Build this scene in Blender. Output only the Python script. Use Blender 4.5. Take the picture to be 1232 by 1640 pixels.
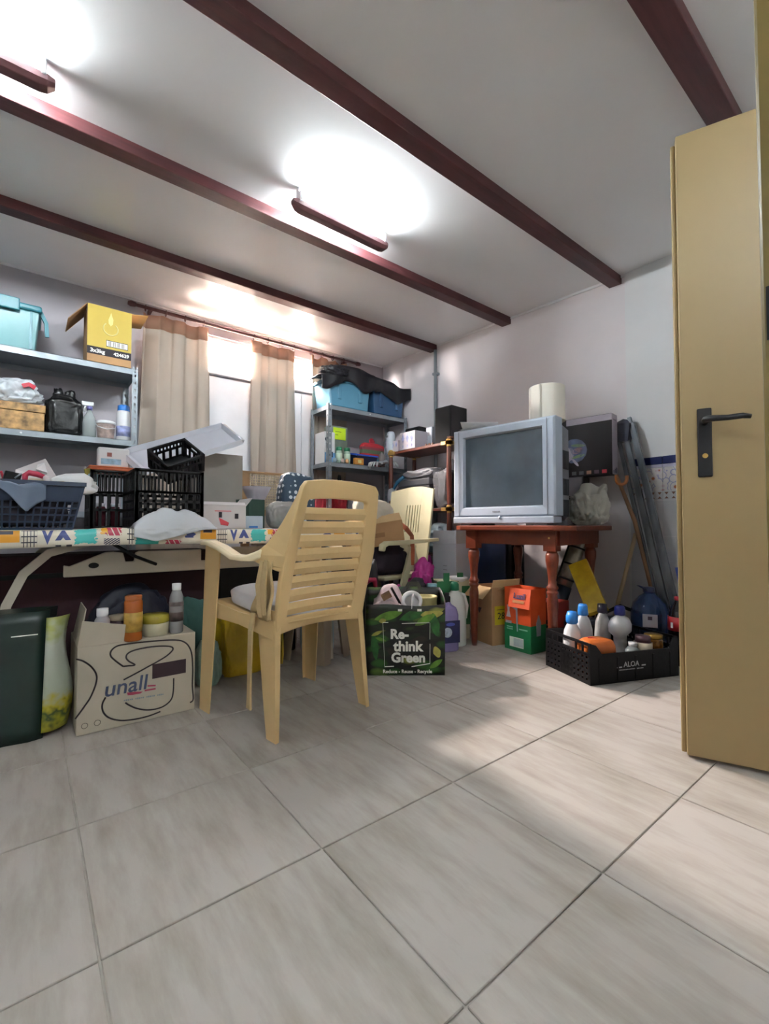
import bpy, bmesh, math, random
from math import sin, cos, pi, radians, sqrt, atan2
from mathutils import Vector, Matrix, Euler, noise

for o in list(bpy.data.objects):
    bpy.data.objects.remove(o)
SC = bpy.context.scene
COL = SC.collection
random.seed(7)

# ------------------------------------------------------------------ camera
F_PX, CAM_H, YAW, PITCH = 726.0, 0.77, radians(38.2), math.atan(22 / 726)
cam_d = bpy.data.cameras.new('camera')
cam = bpy.data.objects.new('camera', cam_d)
COL.objects.link(cam)
cam.location = (0, 0, CAM_H)
cam.rotation_euler = (pi / 2 + PITCH, 0, -YAW)
cam_d.sensor_fit = 'HORIZONTAL'
cam_d.sensor_width = 36
cam_d.lens = 36 * F_PX / 1232
cam_d.clip_start = 0.02
SC.camera = cam

# ------------------------------------------------------------------ sky, exposure
w = bpy.data.worlds.new('sky')
SC.world = w
w.use_nodes = True
bg = w.node_tree.nodes['Background']
bg.inputs[0].default_value = (1.0, 0.85, 0.78, 1)
bg.inputs[1].default_value = 255.0
TUBE_STRENGTH = 92.0
SC.view_settings.view_transform = 'Standard'
SC.view_settings.look = 'None'
SC.view_settings.exposure = 2.82
SC.view_settings.gamma = 1.0
SC.view_settings.use_curve_mapping = False
SC.cycles.max_bounces = 10
SC.cycles.diffuse_bounces = 6
SC.cycles.transparent_max_bounces = 16
SC.cycles.sample_clamp_indirect = 6

ROOM_H = 2.5
BACK_Y = 3.86          # window wall
WIN = (0.97, 2.22, 2.13, 2.375)   # opening x0 x1 z0 z1
pl = bpy.data.lights.new('window_daylight', 'AREA')
pl.shape = 'RECTANGLE'; pl.size = WIN[1] - WIN[0]; pl.size_y = WIN[3] - WIN[2]
pl.cycles.is_portal = True
po = bpy.data.objects.new('window_daylight', pl); COL.objects.link(po)
po.location = ((WIN[0] + WIN[1]) / 2, BACK_Y + 0.095, (WIN[2] + WIN[3]) / 2)
po.rotation_euler = (-pi / 2, 0, 0)

# ------------------------------------------------------------------ helpers
_F = Vector((sin(YAW), cos(YAW), 0)); _R = Vector((_F.y, -_F.x, 0))
_FP = _F * cos(PITCH) + Vector((0, 0, sin(PITCH))); _U = -_F * sin(PITCH) + Vector((0, 0, cos(PITCH)))
CP = Vector((0, 0, CAM_H))
def at(px, py, X=None, Y=None, Z=None, d=None):
    """point of the room where a line of sight meets a plane"""
    r = _FP + _R * ((px - 616) / F_PX) + _U * ((820 - py) / F_PX)
    if X is not None: t = X / r.x
    elif Y is not None: t = Y / r.y
    elif Z is not None: t = (Z - CAM_H) / r.z
    else: t = d
    return CP + r * t

def lin(h):
    if isinstance(h, str):
        h = h.lstrip('#'); c = [int(h[i:i + 2], 16) / 255 for i in (0, 2, 4)]
    else: c = h
    return [x / 12.92 if x <= .04045 else ((x + .055) / 1.055) ** 2.4 for x in c]

_MATS = {}
def mat(name, col, rough=.55, metal=0, var=.08, scale=6, bump=0, bscale=60, alpha=None, transl=0, sheen=0, emit=0, trans=0, stretch=None, spec=.5):
    if name in _MATS: return _MATS[name]
    m = bpy.data.materials.new(name); m.use_nodes = True
    nt = m.node_tree; N = nt.nodes; L = nt.links
    p = N['Principled BSDF']; out = N['Material Output']
    c = lin(col)
    tc = N.new('ShaderNodeTexCoord')
    vec = tc.outputs['Object']
    if stretch:
        mp = N.new('ShaderNodeMapping'); mp.inputs['Scale'].default_value = stretch
        L.new(vec, mp.inputs[0]); vec = mp.outputs[0]
    nz = N.new('ShaderNodeTexNoise'); nz.inputs['Scale'].default_value = scale; nz.inputs['Detail'].default_value = 5
    L.new(vec, nz.inputs['Vector'])
    rp = N.new('ShaderNodeValToRGB')
    rp.color_ramp.elements[0].position = .3; rp.color_ramp.elements[1].position = .7
    rp.color_ramp.elements[0].color = [x * (1 - var * 1.6) for x in c] + [1]
    rp.color_ramp.elements[1].color = [min(1, x * (1 + var)) for x in c] + [1]
    L.new(nz.outputs['Fac'], rp.inputs[0]); L.new(rp.outputs[0], p.inputs['Base Color'])
    p.inputs['Roughness'].default_value = rough; p.inputs['Metallic'].default_value = metal
    p.inputs['Specular IOR Level'].default_value = spec
    if bump:
        n2 = N.new('ShaderNodeTexNoise'); n2.inputs['Scale'].default_value = bscale; n2.inputs['Detail'].default_value = 3
        L.new(vec, n2.inputs['Vector'])
        b = N.new('ShaderNodeBump'); b.inputs['Strength'].default_value = bump; b.inputs['Distance'].default_value = .01
        L.new(n2.outputs['Fac'], b.inputs['Height']); L.new(b.outputs[0], p.inputs['Normal'])
    if alpha is not None: p.inputs['Alpha'].default_value = alpha
    if trans: p.inputs['Transmission Weight'].default_value = trans; p.inputs['IOR'].default_value = 1.2
    if transl:
        t = N.new('ShaderNodeBsdfTranslucent'); L.new(rp.outputs[0], t.inputs[0])
        mx = N.new('ShaderNodeMixShader'); mx.inputs[0].default_value = transl
        L.new(p.outputs[0], mx.inputs[1]); L.new(t.outputs[0], mx.inputs[2]); L.new(mx.outputs[0], out.inputs[0])
    if emit:
        p.inputs['Emission Color'].default_value = c + [1]; p.inputs['Emission Strength'].default_value = emit
    _MATS[name] = m
    return m

class MB:
    """collects shapes into one mesh"""
    def __init__(s): s.v = []; s.f = []; s.s = []
    def add(s, vs, fs, smooth=False, M=None):
        k = len(s.v)
        s.v += [tuple(M @ Vector(v)) if M else tuple(v) for v in vs]
        for f in fs: s.f.append([i + k for i in f]); s.s.append(smooth)
        return s
    def box(s, x0, y0, z0, x1, y1, z1, M=None):
        vs = [(x, y, z) for z in (z0, z1) for y in (y0, y1) for x in (x0, x1)]
        return s.add(vs, [(0, 2, 3, 1), (4, 5, 7, 6), (0, 1, 5, 4), (2, 6, 7, 3), (0, 4, 6, 2), (1, 3, 7, 5)], M=M)
    def cbox(s, c, d, rot=(0, 0, 0)):
        return s.box(-d[0] / 2, -d[1] / 2, -d[2] / 2, d[0] / 2, d[1] / 2, d[2] / 2, Matrix.Translation(Vector(c)) @ Euler(rot).to_matrix().to_4x4())
    def slab(s, a, b, c, d, t):
        """flat plate through four corners, t thick"""
        a, b, c, d = map(Vector, (a, b, c, d)); n = (c - a).cross(d - b).normalized() * t
        vs = [a, b, c, d, a + n, b + n, c + n, d + n]
        return s.add(vs, [(3, 2, 1, 0), (4, 5, 6, 7), (0, 1, 5, 4), (1, 2, 6, 5), (2, 3, 7, 6), (3, 0, 4, 7)])
    def loft(s, rings, smooth=True, cap=True, closed=True):
        n = len(rings[0]); k = len(s.v)
        fs = []
        for i in range(len(rings) - 1):
            for j in range(n if closed else n - 1):
                a = i * n + j; b = i * n + (j + 1) % n
                fs.append((a, b, b + n, a + n))
        s.add([p for r in rings for p in r], fs, smooth)
        if cap and closed:
            s.f.append([k + j for j in range(n)][::-1]); s.s.append(False)
            s.f.append([k + (len(rings) - 1) * n + j for j in range(n)]); s.s.append(False)
        return s
    def lathe(s, prof, n=20, c=(0, 0, 0), sx=1, sy=1, M=None):
        rings = []
        for r, z in prof:
            ring = [Vector((c[0] + sx * r * cos(2 * pi * j / n), c[1] + sy * r * sin(2 * pi * j / n), c[2] + z)) for j in range(n)]
            rings.append([M @ p for p in ring] if M else ring)
        return s.loft(rings)
    def cyl(s, p0, p1, r0, r1=None, n=14):
        return s.tube([p0, p1], [r0, r0 if r1 is None else r1], n)
    def tube(s, pts, r, n=10, sq=None):
        """sq: (half width, half height) for a rectangular section"""
        pts = [Vector(p) for p in pts]; m = len(pts)
        rs = r if isinstance(r, (list, tuple)) else [r] * m
        t0 = (pts[1] - pts[0]).normalized()
        up = Vector((0, 0, 1)) if abs(t0.z) < .9 else Vector((0, 1, 0))
        u = t0.cross(up).normalized(); rings = []
        for i in range(m):
            t = (pts[min(i + 1, m - 1)] - pts[max(i - 1, 0)]).normalized()
            u = (u - t * u.dot(t)).normalized(); v = u.cross(t)
            if sq:
                a, b = sq[0] * rs[i], sq[1] * rs[i]
                rings.append([pts[i] + u * x * a + v * y * b for x, y in ((1, 1), (-1, 1), (-1, -1), (1, -1))])
            else:
                rings.append([pts[i] + (u * cos(2 * pi * j / n) + v * sin(2 * pi * j / n)) * rs[i] for j in range(n)])
        return s.loft(rings, smooth=not sq)
    def prism(s, poly, a, b, axis='Y'):
        """closed outline (two coordinates) pushed from a to b along an axis"""
        def q(p, h):
            return {'Y': (p[0], h, p[1]), 'X': (h, p[0], p[1]), 'Z': (p[0], p[1], h)}[axis]
        return s.loft([[q(p, a) for p in poly], [q(p, b) for p in poly]], smooth=False)
    def grid(s, fn, nu, nv, smooth=True):
        vs = [fn(i / nu, j / nv) for j in range(nv + 1) for i in range(nu + 1)]
        fs = [(j * (nu + 1) + i, j * (nu + 1) + i + 1, (j + 1) * (nu + 1) + i + 1, (j + 1) * (nu + 1) + i) for j in range(nv) for i in range(nu)]
        return s.add(vs, fs, smooth)
    def build(s, name, m, parent=None, bevel=0, seg=2, solid=0, sub=0, loc=None, rot=None):
        me = bpy.data.meshes.new(name)
        me.from_pydata(s.v, [], s.f); me.update()
        me.polygons.foreach_set('use_smooth', s.s)
        bm = bmesh.new(); bm.from_mesh(me); bmesh.ops.recalc_face_normals(bm, faces=bm.faces); bm.to_mesh(me); bm.free()
        me.materials.append(m)
        o = bpy.data.objects.new(name, me); COL.objects.link(o)
        if parent: o.parent = parent
        if loc is not None: o.location = loc
        if rot is not None: o.rotation_euler = rot
        if solid:
            q = o.modifiers.new('s', 'SOLIDIFY'); q.thickness = solid; q.offset = 0
        if bevel:
            q = o.modifiers.new('b', 'BEVEL'); q.width = bevel; q.segments = seg; q.limit_method = 'ANGLE'; q.angle_limit = radians(40)
        if sub:
            q = o.modifiers.new('d', 'SUBSURF'); q.levels = sub; q.render_levels = sub
        return o

def tag(o, label, cat, group=None, kind=None):
    o['label'] = label; o['category'] = cat
    if group: o['group'] = group
    if kind: o['kind'] = kind
    return o
def thing(name, label, cat, loc=(0, 0, 0), rz=0, group=None, rot=None):
    o = bpy.data.objects.new(name, None); COL.objects.link(o)
    o.location = loc; o.rotation_euler = rot if rot else (0, 0, rz)
    o.empty_display_size = .05
    return tag(o, label, cat, group)
def struct(name, label, cat, mb, m, **k):
    return tag(mb.build(name, m, **k), label, cat, kind='structure')
def copy_tree(o, parent=None):
    c = o.copy(); COL.objects.link(c)
    if parent: c.parent = parent
    for ch in list(o.children): copy_tree(ch, c)
    return c
def txt(parent, body, size, loc, rot, m, bold=0, shear=0, align='CENTER', name='lettering', sx=1):
    cu = bpy.data.curves.new(name, 'FONT'); cu.body = body; cu.size = size; cu.align_x = align; cu.align_y = 'CENTER'
    cu.extrude = .0004; cu.offset = bold; cu.shear = shear; cu.resolution_u = 3
    o = bpy.data.objects.new(name, cu); COL.objects.link(o); o.parent = parent
    o.location = loc; o.rotation_euler = rot; o.scale = (sx, 1, 1)
    me = bpy.data.meshes.new_from_object(o)
    bpy.data.objects.remove(o); bpy.data.curves.remove(cu)
    me.materials.clear(); me.materials.append(m)
    o = bpy.data.objects.new(name, me); COL.objects.link(o); o.parent = parent
    o.location = loc; o.rotation_euler = rot; o.scale = (sx, 1, 1)
    return o
FRONT = (pi / 2, 0, 0)            # writing that faces -Y
WEST = (pi / 2, 0, -pi / 2)       # writing that faces -X

def blob(size, seed=0, wr=.10, sq=.75, sub=5, pinch=0, fold=1.0, sag=0.0):
    """crumpled soft body standing on z=0: size (x, y, z)"""
    bm = bmesh.new(); bmesh.ops.create_icosphere(bm, subdivisions=sub, radius=1)
    off = Vector((seed * 13.7, seed * 5.1, seed * 9.3)); mb = MB(); vs = []
    for v in bm.verts:
        p = v.co.copy()
        q = Vector([math.copysign(abs(c) ** sq, c) for c in p])
        h = (q.z + 1) / 2
        n1 = noise.noise(p * 1.6 + off); n2 = noise.noise(p * 3.4 + off * 2)
        rg = 1 - abs(noise.noise(Vector((p.x * 3, p.y * 3, p.z * 1.4)) * fold + off)) * 2
        rg2 = 1 - abs(noise.noise(p * 6.5 * fold + off)) * 2
        rg3 = 1 - abs(noise.noise(Vector((p.x * 13, p.y * 13, p.z * 8)) * fold + off)) * 2
        k = 1 + wr * (n1 * 1.1 + n2 * .55 + rg * .5 + rg2 * .38 + rg3 * .2)
        if pinch: k *= 1 - pinch * max(0, h - .55) ** 1.3 * 2.2
        x, y = q.x * k, q.y * k
        z = max(0, h * (1 + wr * n1 * 1.2) - .06) / .97
        if sag: x *= 1 + sag * (1 - h); y *= 1 + sag * (1 - h)
        vs.append((x * size[0] / 2, y * size[1] / 2, z * size[2]))
    bm.verts.index_update()
    mb.add(vs, [[v.index for v in f.verts] for f in bm.faces], True)
    bm.free()
    return mb
def fit(mb, size):
    for a in range(3):
        lo = min(v[a] for v in mb.v); hi = max(v[a] for v in mb.v); s = size[a] / max(hi - lo, 1e-6)
        c = lo if a == 2 else (lo + hi) / 2
        mb.v = [tuple((v[i] - c) * s if i == a else v[i] for i in range(3)) for v in mb.v]
    return mb
def bag(name, label, cat, loc, size, m, seed=0, rz=0, wr=.16, sq=.75, pinch=0, ears=0, ear_m=None, group=None, fold=1.0, sub=5):
    t = thing(name, label, cat, loc, rz, group)
    fit(blob(size, seed, wr, sq, sub, pinch, fold), size).build('bag_body', m, t)
    for k in range(ears):
        a = (k - (ears - 1) / 2) * .9
        e = fit(blob((size[0] * .3, size[1] * .16, size[2] * .3), seed + k + 3, .3, .8, 3), (size[0] * .34, size[1] * .18, size[2] * .3))
        e.build('handle', ear_m or m, t, loc=(sin(a) * size[0] * .2, 0, size[2] * .9), rot=(0, a * .8, .3))
    return t
def carton(name, label, cat, loc, w, d, h, m, rz=0, bevel=.003, group=None, flaps=(), inner=None, rot=None, open_top=False):
    """carton standing at loc, front faces local -Y. flaps: list of (side, length, angle)"""
    t = thing(name, label, cat, loc, rz, group, rot)
    b = MB(); e = .004
    if open_top:
        b.box(-w/2, -d/2, 0, w/2, d/2, e)
        b.box(-w/2, -d/2, e, w/2, -d/2 + e, h); b.box(-w/2, d/2 - e, e, w/2, d/2, h)
        b.box(-w/2, -d/2 + e, e, -w/2 + e, d/2 - e, h); b.box(w/2 - e, -d/2 + e, e, w/2, d/2 - e, h)
        b.build('carton_body', m, t)
    else:
        b.box(-w/2, -d/2, 0, w/2, d/2, h); b.build('carton_body', m, t, bevel=bevel)
    for side, ln, ang in flaps:
        f = MB()
        if side in 'FB':
            f.box(-w/2 + .003, 0, -e/2, w/2 - .003, ln, e/2)
            M = Matrix.Translation((0, (-d/2 if side == 'F' else d/2), h)) @ Matrix.Rotation(pi if side == 'F' else 0, 4, 'Z') @ Matrix.Rotation(ang, 4, 'X')
        else:
            f.box(-d/2 + .003, 0, -e/2, d/2 - .003, ln, e/2)
            M = Matrix.Translation(((-w/2 if side == 'L' else w/2), 0, h)) @ Matrix.Rotation(pi/2 if side == 'L' else -pi/2, 4, 'Z') @ Matrix.Rotation(ang, 4, 'X')
        f.v = [tuple(M @ Vector(v)) for v in f.v]
        f.build('flap', inner or m, t)
    return t
def panel(t, name, x0, z0, x1, z1, y, m, th=.001, axis='F'):
    """flat print or sticker on a face: F faces -Y at y, W faces -X at x=y"""
    b = MB()
    if axis == 'F': b.box(x0, y - th, z0, x1, y, z1)
    else: b.box(y - th, x0, z0, y, x1, z1)
    return b.build(name, m, t)
def bottle(name, label, loc, prof, m, cap, cap_m, cat='bottle', rz=0, sx=1, sy=1, band=None, handle=None, group=None, rot=None):
    t = thing(name, label, cat, loc, rz, group, rot)
    MB().lathe(prof, 20, sx=sx, sy=sy).build('bottle_body', m, t)
    if cap: MB().lathe(cap, 16).build('cap', cap_m, t)
    if band:
        r, z0, z1, bm_ = band
        MB().lathe([(r, z0), (r, z1)], 20, sx=sx, sy=sy).build('printed_label', bm_, t)
    if handle:
        MB().tube(handle[0], handle[1], 8).build('handle', m, t)
    return t
def lattice(b, a0, a1, z0, z1, na, nz, th, bar, place, skip=None):
    """moulded grid: na openings across, nz up, place(a, t, z) gives the point"""
    def bx(u0, u1, w0, w1):
        pts = [place(u, t, z) for z in (w0, w1) for t in (0, th) for u in (u0, u1)]
        b.add(pts, [(0, 2, 3, 1), (4, 5, 7, 6), (0, 1, 5, 4), (2, 6, 7, 3), (0, 4, 6, 2), (1, 3, 7, 5)])
    for i in range(na + 1):
        u = a0 + (a1 - a0) * i / na
        bx(u - bar / 2, u + bar / 2, z0, z1)
    for k in range(nz + 1):
        z = z0 + (z1 - z0) * k / nz
        bx(a0, a1, z - bar / 2, z + bar / 2)
def crate(name, label, loc, w, d, h, m, rz=0, rot=None, group=None, na=8, nb=6, nz=4, dip=0, solid_front=False):
    """plastic crate; front faces local -Y. dip lowers the middle of the front rim"""
    t = thing(name, label, 'crate', loc, rz, group, rot)
    e = .008; b = MB(); b.box(-w/2, -d/2, 0, w/2, d/2, .006)
    b.build('crate_floor', m, t)
    for sgn in (-1, 1):
        b = MB()
        pl = (lambda a, q, z, sgn=sgn: Vector((a, sgn * (d/2 - q), z)))
        if solid_front:
            if dip and sgn == -1:
                c = w * .13
                poly = [(-w/2, .004), (w/2, .004), (w/2, h), (w/2 - c * .5, h), (w/2 - c, h - dip), (-w/2 + c, h - dip), (-w/2 + c * .5, h), (-w/2, h)]
                poly = [(-w/2, .004), (w/2, .004), (w/2, h), (w/2 - c*.4, h), (w/2 - c*.8, h - dip), (-w/2 + c, h - dip), (-w/2 + c*.5, h - .01), (-w/2, h)]
                b.prism(poly, sgn * d/2, sgn * (d/2 - e))
            else: b.box(-w/2, min(sgn*d/2, sgn*(d/2-e)), .004, w/2, max(sgn*d/2, sgn*(d/2-e)), h)
            for i in range(5):
                x = -w/2 + w * (i + .5) / 5
                b.box(x - .004, sgn*d/2 - .003, .01, x + .004, sgn*d/2 + .003, h - dip - .02)
        else:
            lattice(b, -w/2 + e, w/2 - e, .008, h * .62, na, max(nz - 1, 1), e * .6, .0125, pl)
            lattice(b, -w/2 + e, w/2 - e, h * .62, h - .01, na * 2, 1, e * .6, .0065, pl)
        b.build('long_side', m, t)
    for sgn in (-1, 1):
        b = MB()
        pl = (lambda a, q, z, sgn=sgn: Vector((sgn * (w/2 - q), a, z)))
        if solid_front:
            lattice(b, -d/2 + e, d/2 - e, .012, h * .72, nb + 2, nz + 1, e * .7, .017, pl)
            lattice(b, -d/2 + e, -d * .2, h * .72, h - .008, 2, 1, e, .009, pl); lattice(b, d * .2, d/2 - e, h * .72, h - .008, 2, 1, e, .009, pl)
            b.box(min(sgn*(w/2), sgn*(w/2 - e)), -d*.14, .01, max(sgn*(w/2), sgn*(w/2 - e)), d*.14, h*.6)
            b.box(min(sgn*(w/2), sgn*(w/2 - e)), -d/2, h - .014, max(sgn*(w/2), sgn*(w/2 - e)), d/2, h)
        else:
            lattice(b, -d/2 + e, d/2 - e, .008, h * .62, nb, max(nz - 1, 1), e * .6, .013, pl)
            lattice(b, -d/2 + e, -d * .17, h * .62, h - .01, 4, 1, e * .6, .005, pl)
            lattice(b, d * .17, d/2 - e, h * .62, h - .01, 4, 1, e * .6, .005, pl)
        b.build('short_side', m, t)
    if not solid_front:
        b = MB()
        for s1 in (-1, 1):
            b.box(-w/2, min(s1*d/2, s1*(d/2-.01)), h - .012, w/2, max(s1*d/2, s1*(d/2-.01)), h)
            b.box(min(s1*w/2, s1*(w/2-.01)), -d/2, h - .012, max(s1*w/2, s1*(w/2-.01)), d/2, h)
            for s2 in (-1, 1):
                b.box(min(s1*w/2, s1*(w/2-.018)), min(s2*d/2, s2*(d/2-.018)), 0, max(s1*w/2, s1*(w/2-.018)), max(s2*d/2, s2*(d/2-.018)), h)
        b.build('rim', m, t)
    return t

# ------------------------------------------------------------------ common materials
M_black = mat('black plastic', '#0a090d', .5, var=.2, bump=.1, spec=.3)
M_white = mat('white plastic', '#dcdde0', .4, var=.03)
M_paper = mat('white paper', '#d8d8da', .8, var=.03)
M_card = mat('brown cardboard', '#a5805a', .85, var=.12, scale=5)
M_cardin = mat('pale cardboard inside', '#b79a70', .88, var=.08)
M_ink = mat('black ink', '#241f26', .8, var=.02)
M_inkw = mat('white ink', '#f0efe8', .8, var=.02)
M_steel = mat('galvanised grey steel', '#8b939a', .42, .35, var=.12, scale=9, bump=.05)
M_bagw = mat('white carrier bag film', '#d5dae0', .35, var=.05, transl=.25, bump=.5, bscale=20)
M_bagk = mat('black bin bag film', '#08080b', .32, var=.2, bump=.35, bscale=22, spec=.4)
M_clear = mat('clear film', '#c9cdd0', .18, var=.05, alpha=.42)
M_wood = mat('dark stained pine', '#50282a', .5, var=.22, scale=3, stretch=(1.2, 14, 14), bump=.08, bscale=20)
M_orangewood = mat('varnished orange pine', '#6b2f1c', .3, var=.22, scale=3, stretch=(14, 2, 6))
M_mahog = mat('mahogany stained wood', '#5c2a1c', .35, var=.25, scale=4, stretch=(6, 6, 2))
M_brass = mat('polished brass', '#d0a860', .35, .7, var=.1)
M_cream = mat('cream moulded plastic', '#d3b582', .42, var=.07, scale=4)
# ------------------------------------------------------------------ the room
M_wall = mat('painted plaster wall', '#cdc8cc', .75, var=.04, scale=1.6, bump=.06, bscale=30)
M_wall2 = mat('pale grey painted wall', '#cacccf', .7, var=.03, scale=1.6, bump=.05, bscale=30)
M_wallw = mat('white painted plaster', '#e2e0dd', .8, var=.03, scale=1.6)
M_ceil = mat('satin white ceiling paint', '#e8e7e8', .27, var=.03, scale=1.2, bump=.05, bscale=5)
M_grout = mat('grey grout', '#a39e96', .9, var=.1, scale=20)

def tile_material():
    m = mat('beige travertine tile', '#aea596', .24, var=.0)
    nt = m.node_tree; N = nt.nodes; L = nt.links; p = N['Principled BSDF']; p.inputs['Specular IOR Level'].default_value = .18
    g = N.new('ShaderNodeNewGeometry'); oi = N.new('ShaderNodeObjectInfo')
    ad = N.new('ShaderNodeVectorMath'); ad.operation = 'MULTIPLY_ADD'
    L.new(oi.outputs['Random'], ad.inputs[0]); ad.inputs[1].default_value = (9, 31, 0)
    L.new(g.outputs['Position'], ad.inputs[2])
    mp = N.new('ShaderNodeMapping'); mp.inputs['Scale'].default_value = (17, 3.2, 1); mp.inputs['Rotation'].default_value = (0, 0, .12)
    L.new(ad.outputs[0], mp.inputs[0])
    n1 = N.new('ShaderNodeTexNoise'); n1.inputs['Scale'].default_value = 1.0; n1.inputs['Detail'].default_value = 8; n1.inputs['Roughness'].default_value = .62
    L.new(mp.outputs[0], n1.inputs['Vector'])
    n2 = N.new('ShaderNodeTexNoise'); n2.inputs['Scale'].default_value = 2.2; n2.inputs['Detail'].default_value = 3
    L.new(ad.outputs[0], n2.inputs['Vector'])
    mx = N.new('ShaderNodeMath'); mx.operation = 'MULTIPLY_ADD'; mx.inputs[1].default_value = .45
    L.new(n2.outputs['Fac'], mx.inputs[0]); L.new(n1.outputs['Fac'], mx.inputs[2])
    rp = N.new('ShaderNodeValToRGB'); e = rp.color_ramp.elements
    e[0].position = .46; e[0].color = lin('#8b847b') + [1]
    e[1].position = .82; e[1].color = lin('#aaa49e') + [1]
    k = e.new(.62); k.color = lin('#9b948c') + [1]
    L.new(mx.outputs[0], rp.inputs[0]); L.new(rp.outputs[0], p.inputs['Base Color'])
    b = N.new('ShaderNodeBump'); b.inputs['Strength'].default_value = .05; b.inputs['Distance'].default_value = .01
    L.new(n1.outputs['Fac'], b.inputs['Height']); L.new(b.outputs[0], p.inputs['Normal'])
    rr = N.new('ShaderNodeMapRange'); rr.inputs['To Min'].default_value = .5; rr.inputs['To Max'].default_value = .7
    L.new(n1.outputs['Fac'], rr.inputs['Value']); L.new(rr.outputs[0], p.inputs['Roughness'])
    return m
X0, X1, Y0 = -1.6, 3.4, -1.2
fl = struct('floor', 'beige travertine look tiled floor with thin grout joints', 'floor', MB().box(X0, Y0, -.12, X1, BACK_Y + .3, -.004), M_grout)
TS = .452
M_tile = tile_material()
tb = MB().box(0, 0, -.012, TS - .0035, TS - .0035, 0)
proto = tb.build('floor_tile', M_tile, fl, bevel=.0015, seg=1)
i0, i1 = math.floor((X0 - .115) / TS), math.ceil((X1 - .115) / TS)
j0, j1 = math.floor((Y0 - .51) / TS), math.ceil((BACK_Y - .51) / TS)
first = True
for i in range(i0, i1):
    for j in range(j0, j1):
        c = proto if first else proto.copy()
        if not first: COL.objects.link(c)
        first = False
        c.location = (.115 + i * TS + .0017, .51 + j * TS + .0017, random.uniform(-.0006, .0006))

struct('ceiling', 'satin white painted ceiling between dark beams', 'ceiling', MB().box(X0, Y0, ROOM_H, X1, BACK_Y + .25, ROOM_H + .1), M_ceil)
# window wall, with the long high window opening
b = MB(); T = .085
b.box(X0, BACK_Y, -.1, WIN[0], BACK_Y + T, ROOM_H); b.box(WIN[1], BACK_Y, -.1, X1, BACK_Y + T, ROOM_H)
b.box(WIN[0], BACK_Y, -.1, WIN[1], BACK_Y + T, WIN[2]); b.box(WIN[0], BACK_Y, WIN[3], WIN[1], BACK_Y + T, ROOM_H)
struct('wall_back', 'plastered wall with the high strip window and curtains', 'wall', b, mat('plaster darkened for beam shade', '#a39ea4', .8, var=.05, scale=1.6, bump=.06, bscale=30))  # wall colour darkened to hold the shade cast by the beams
# right wall: three stretches
pts = [(3.02, BACK_Y), (3.005, 3.49), (3.205, 1.39)]
b = MB(); b.prism([pts[0], pts[1], pts[2], (3.6, 1.39), (3.6, BACK_Y)], -.1, ROOM_H, 'Z')
struct('wall_right', 'pale wall behind the wooden rack and the television', 'wall', b, M_wall)
b = MB().box(3.19, Y0, -.1, 3.6, 1.388, ROOM_H)
wt = struct('wall_side', 'pale wall with a tiled dado beside the door', 'wall', b, M_wall2)
struct('wall_left', 'plain plaster wall out of view beyond the table', 'wall', MB().box(X0 - .15, Y0, -.1, X0, BACK_Y, ROOM_H), M_wallw)
struct('wall_front', 'plain plaster wall behind the viewer', 'wall', MB().box(X0, Y0 - .15, -.1, X1, Y0, ROOM_H), M_wallw)
# dado tiles on wall_side
M_navy = mat('navy glazed tile', '#17204e', .15, var=.15)
M_dado = mat('white glazed tile', '#b9bcc2', .18, var=.03)
def flower_mat():
    m = mat('floral glazed tile', '#c2bfc0', .2, var=.03)
    nt = m.node_tree; N = nt.nodes; L = nt.links; p = N['Principled BSDF']
    tc = N.new('ShaderNodeTexCoord')
    v = N.new('ShaderNodeTexVoronoi'); v.inputs['Scale'].default_value = 22; L.new(tc.outputs['Object'], v.inputs['Vector'])
    n = N.new('ShaderNodeTexNoise'); n.inputs['Scale'].default_value = 30; L.new(tc.outputs['Object'], n.inputs['Vector'])
    rp = N.new('ShaderNodeValToRGB'); rp.color_ramp.interpolation = 'CONSTANT'
    e = rp.color_ramp.elements; e[0].position = 0; e[0].color = lin('#a06a4e') + [1]; e[1].position = .2; e[1].color = lin('#b9a8b4') + [1]
    k = e.new(.3); k.color = lin('#c2c0c2') + [1]; k = e.new(.62); k.color = lin('#8f93b5') + [1]; k = e.new(.7); k.color = lin('#c2c0c2') + [1]
    L.new(v.outputs['Distance'], rp.inputs[0]); L.new(rp.outputs[0], p.inputs['Base Color'])
    return m
M_flower = flower_mat()
M_brown = mat('brown glaze', '#6d4a3a', .3)
for k in range(6):
    y1 = 1.37 - k * .2
    MB().box(3.180, y1 - .198, 1.165, 3.191, y1, 1.215).build('navy_tile', M_navy, wt, bevel=.003)
    MB().box(3.184, y1 - .198, 1.145, 3.191, y1, 1.163).build('lilac_tile', mat('lilac glaze', '#a9a8c0', .2), wt)
    MB().box(3.184, y1 - .198, .995, 3.191, y1, 1.143).build('floral_tile', M_flower, wt)
    MB().box(3.184, y1 - .198, .935, 3.191, y1, .993).build('border_tile', M_dado, wt)
    q = MB()
    for r in range(5):
        yc = y1 - .02 - r * .04
        q.prism([(yc - .012, .985), (yc + .012, .985), (yc, .968)], 3.1832, 3.185, 'X'); q.prism([(yc - .012, .943), (yc + .012, .943), (yc, .958)], 3.1832, 3.185, 'X')
    q.build('triangle_border', M_brown, wt)
    for r in range(4):
        MB().box(3.186, y1 - .198, .933 - (r + 1) * .23, 3.191, y1, .931 - r * .23).build('white_tile', M_dado, wt)
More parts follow.
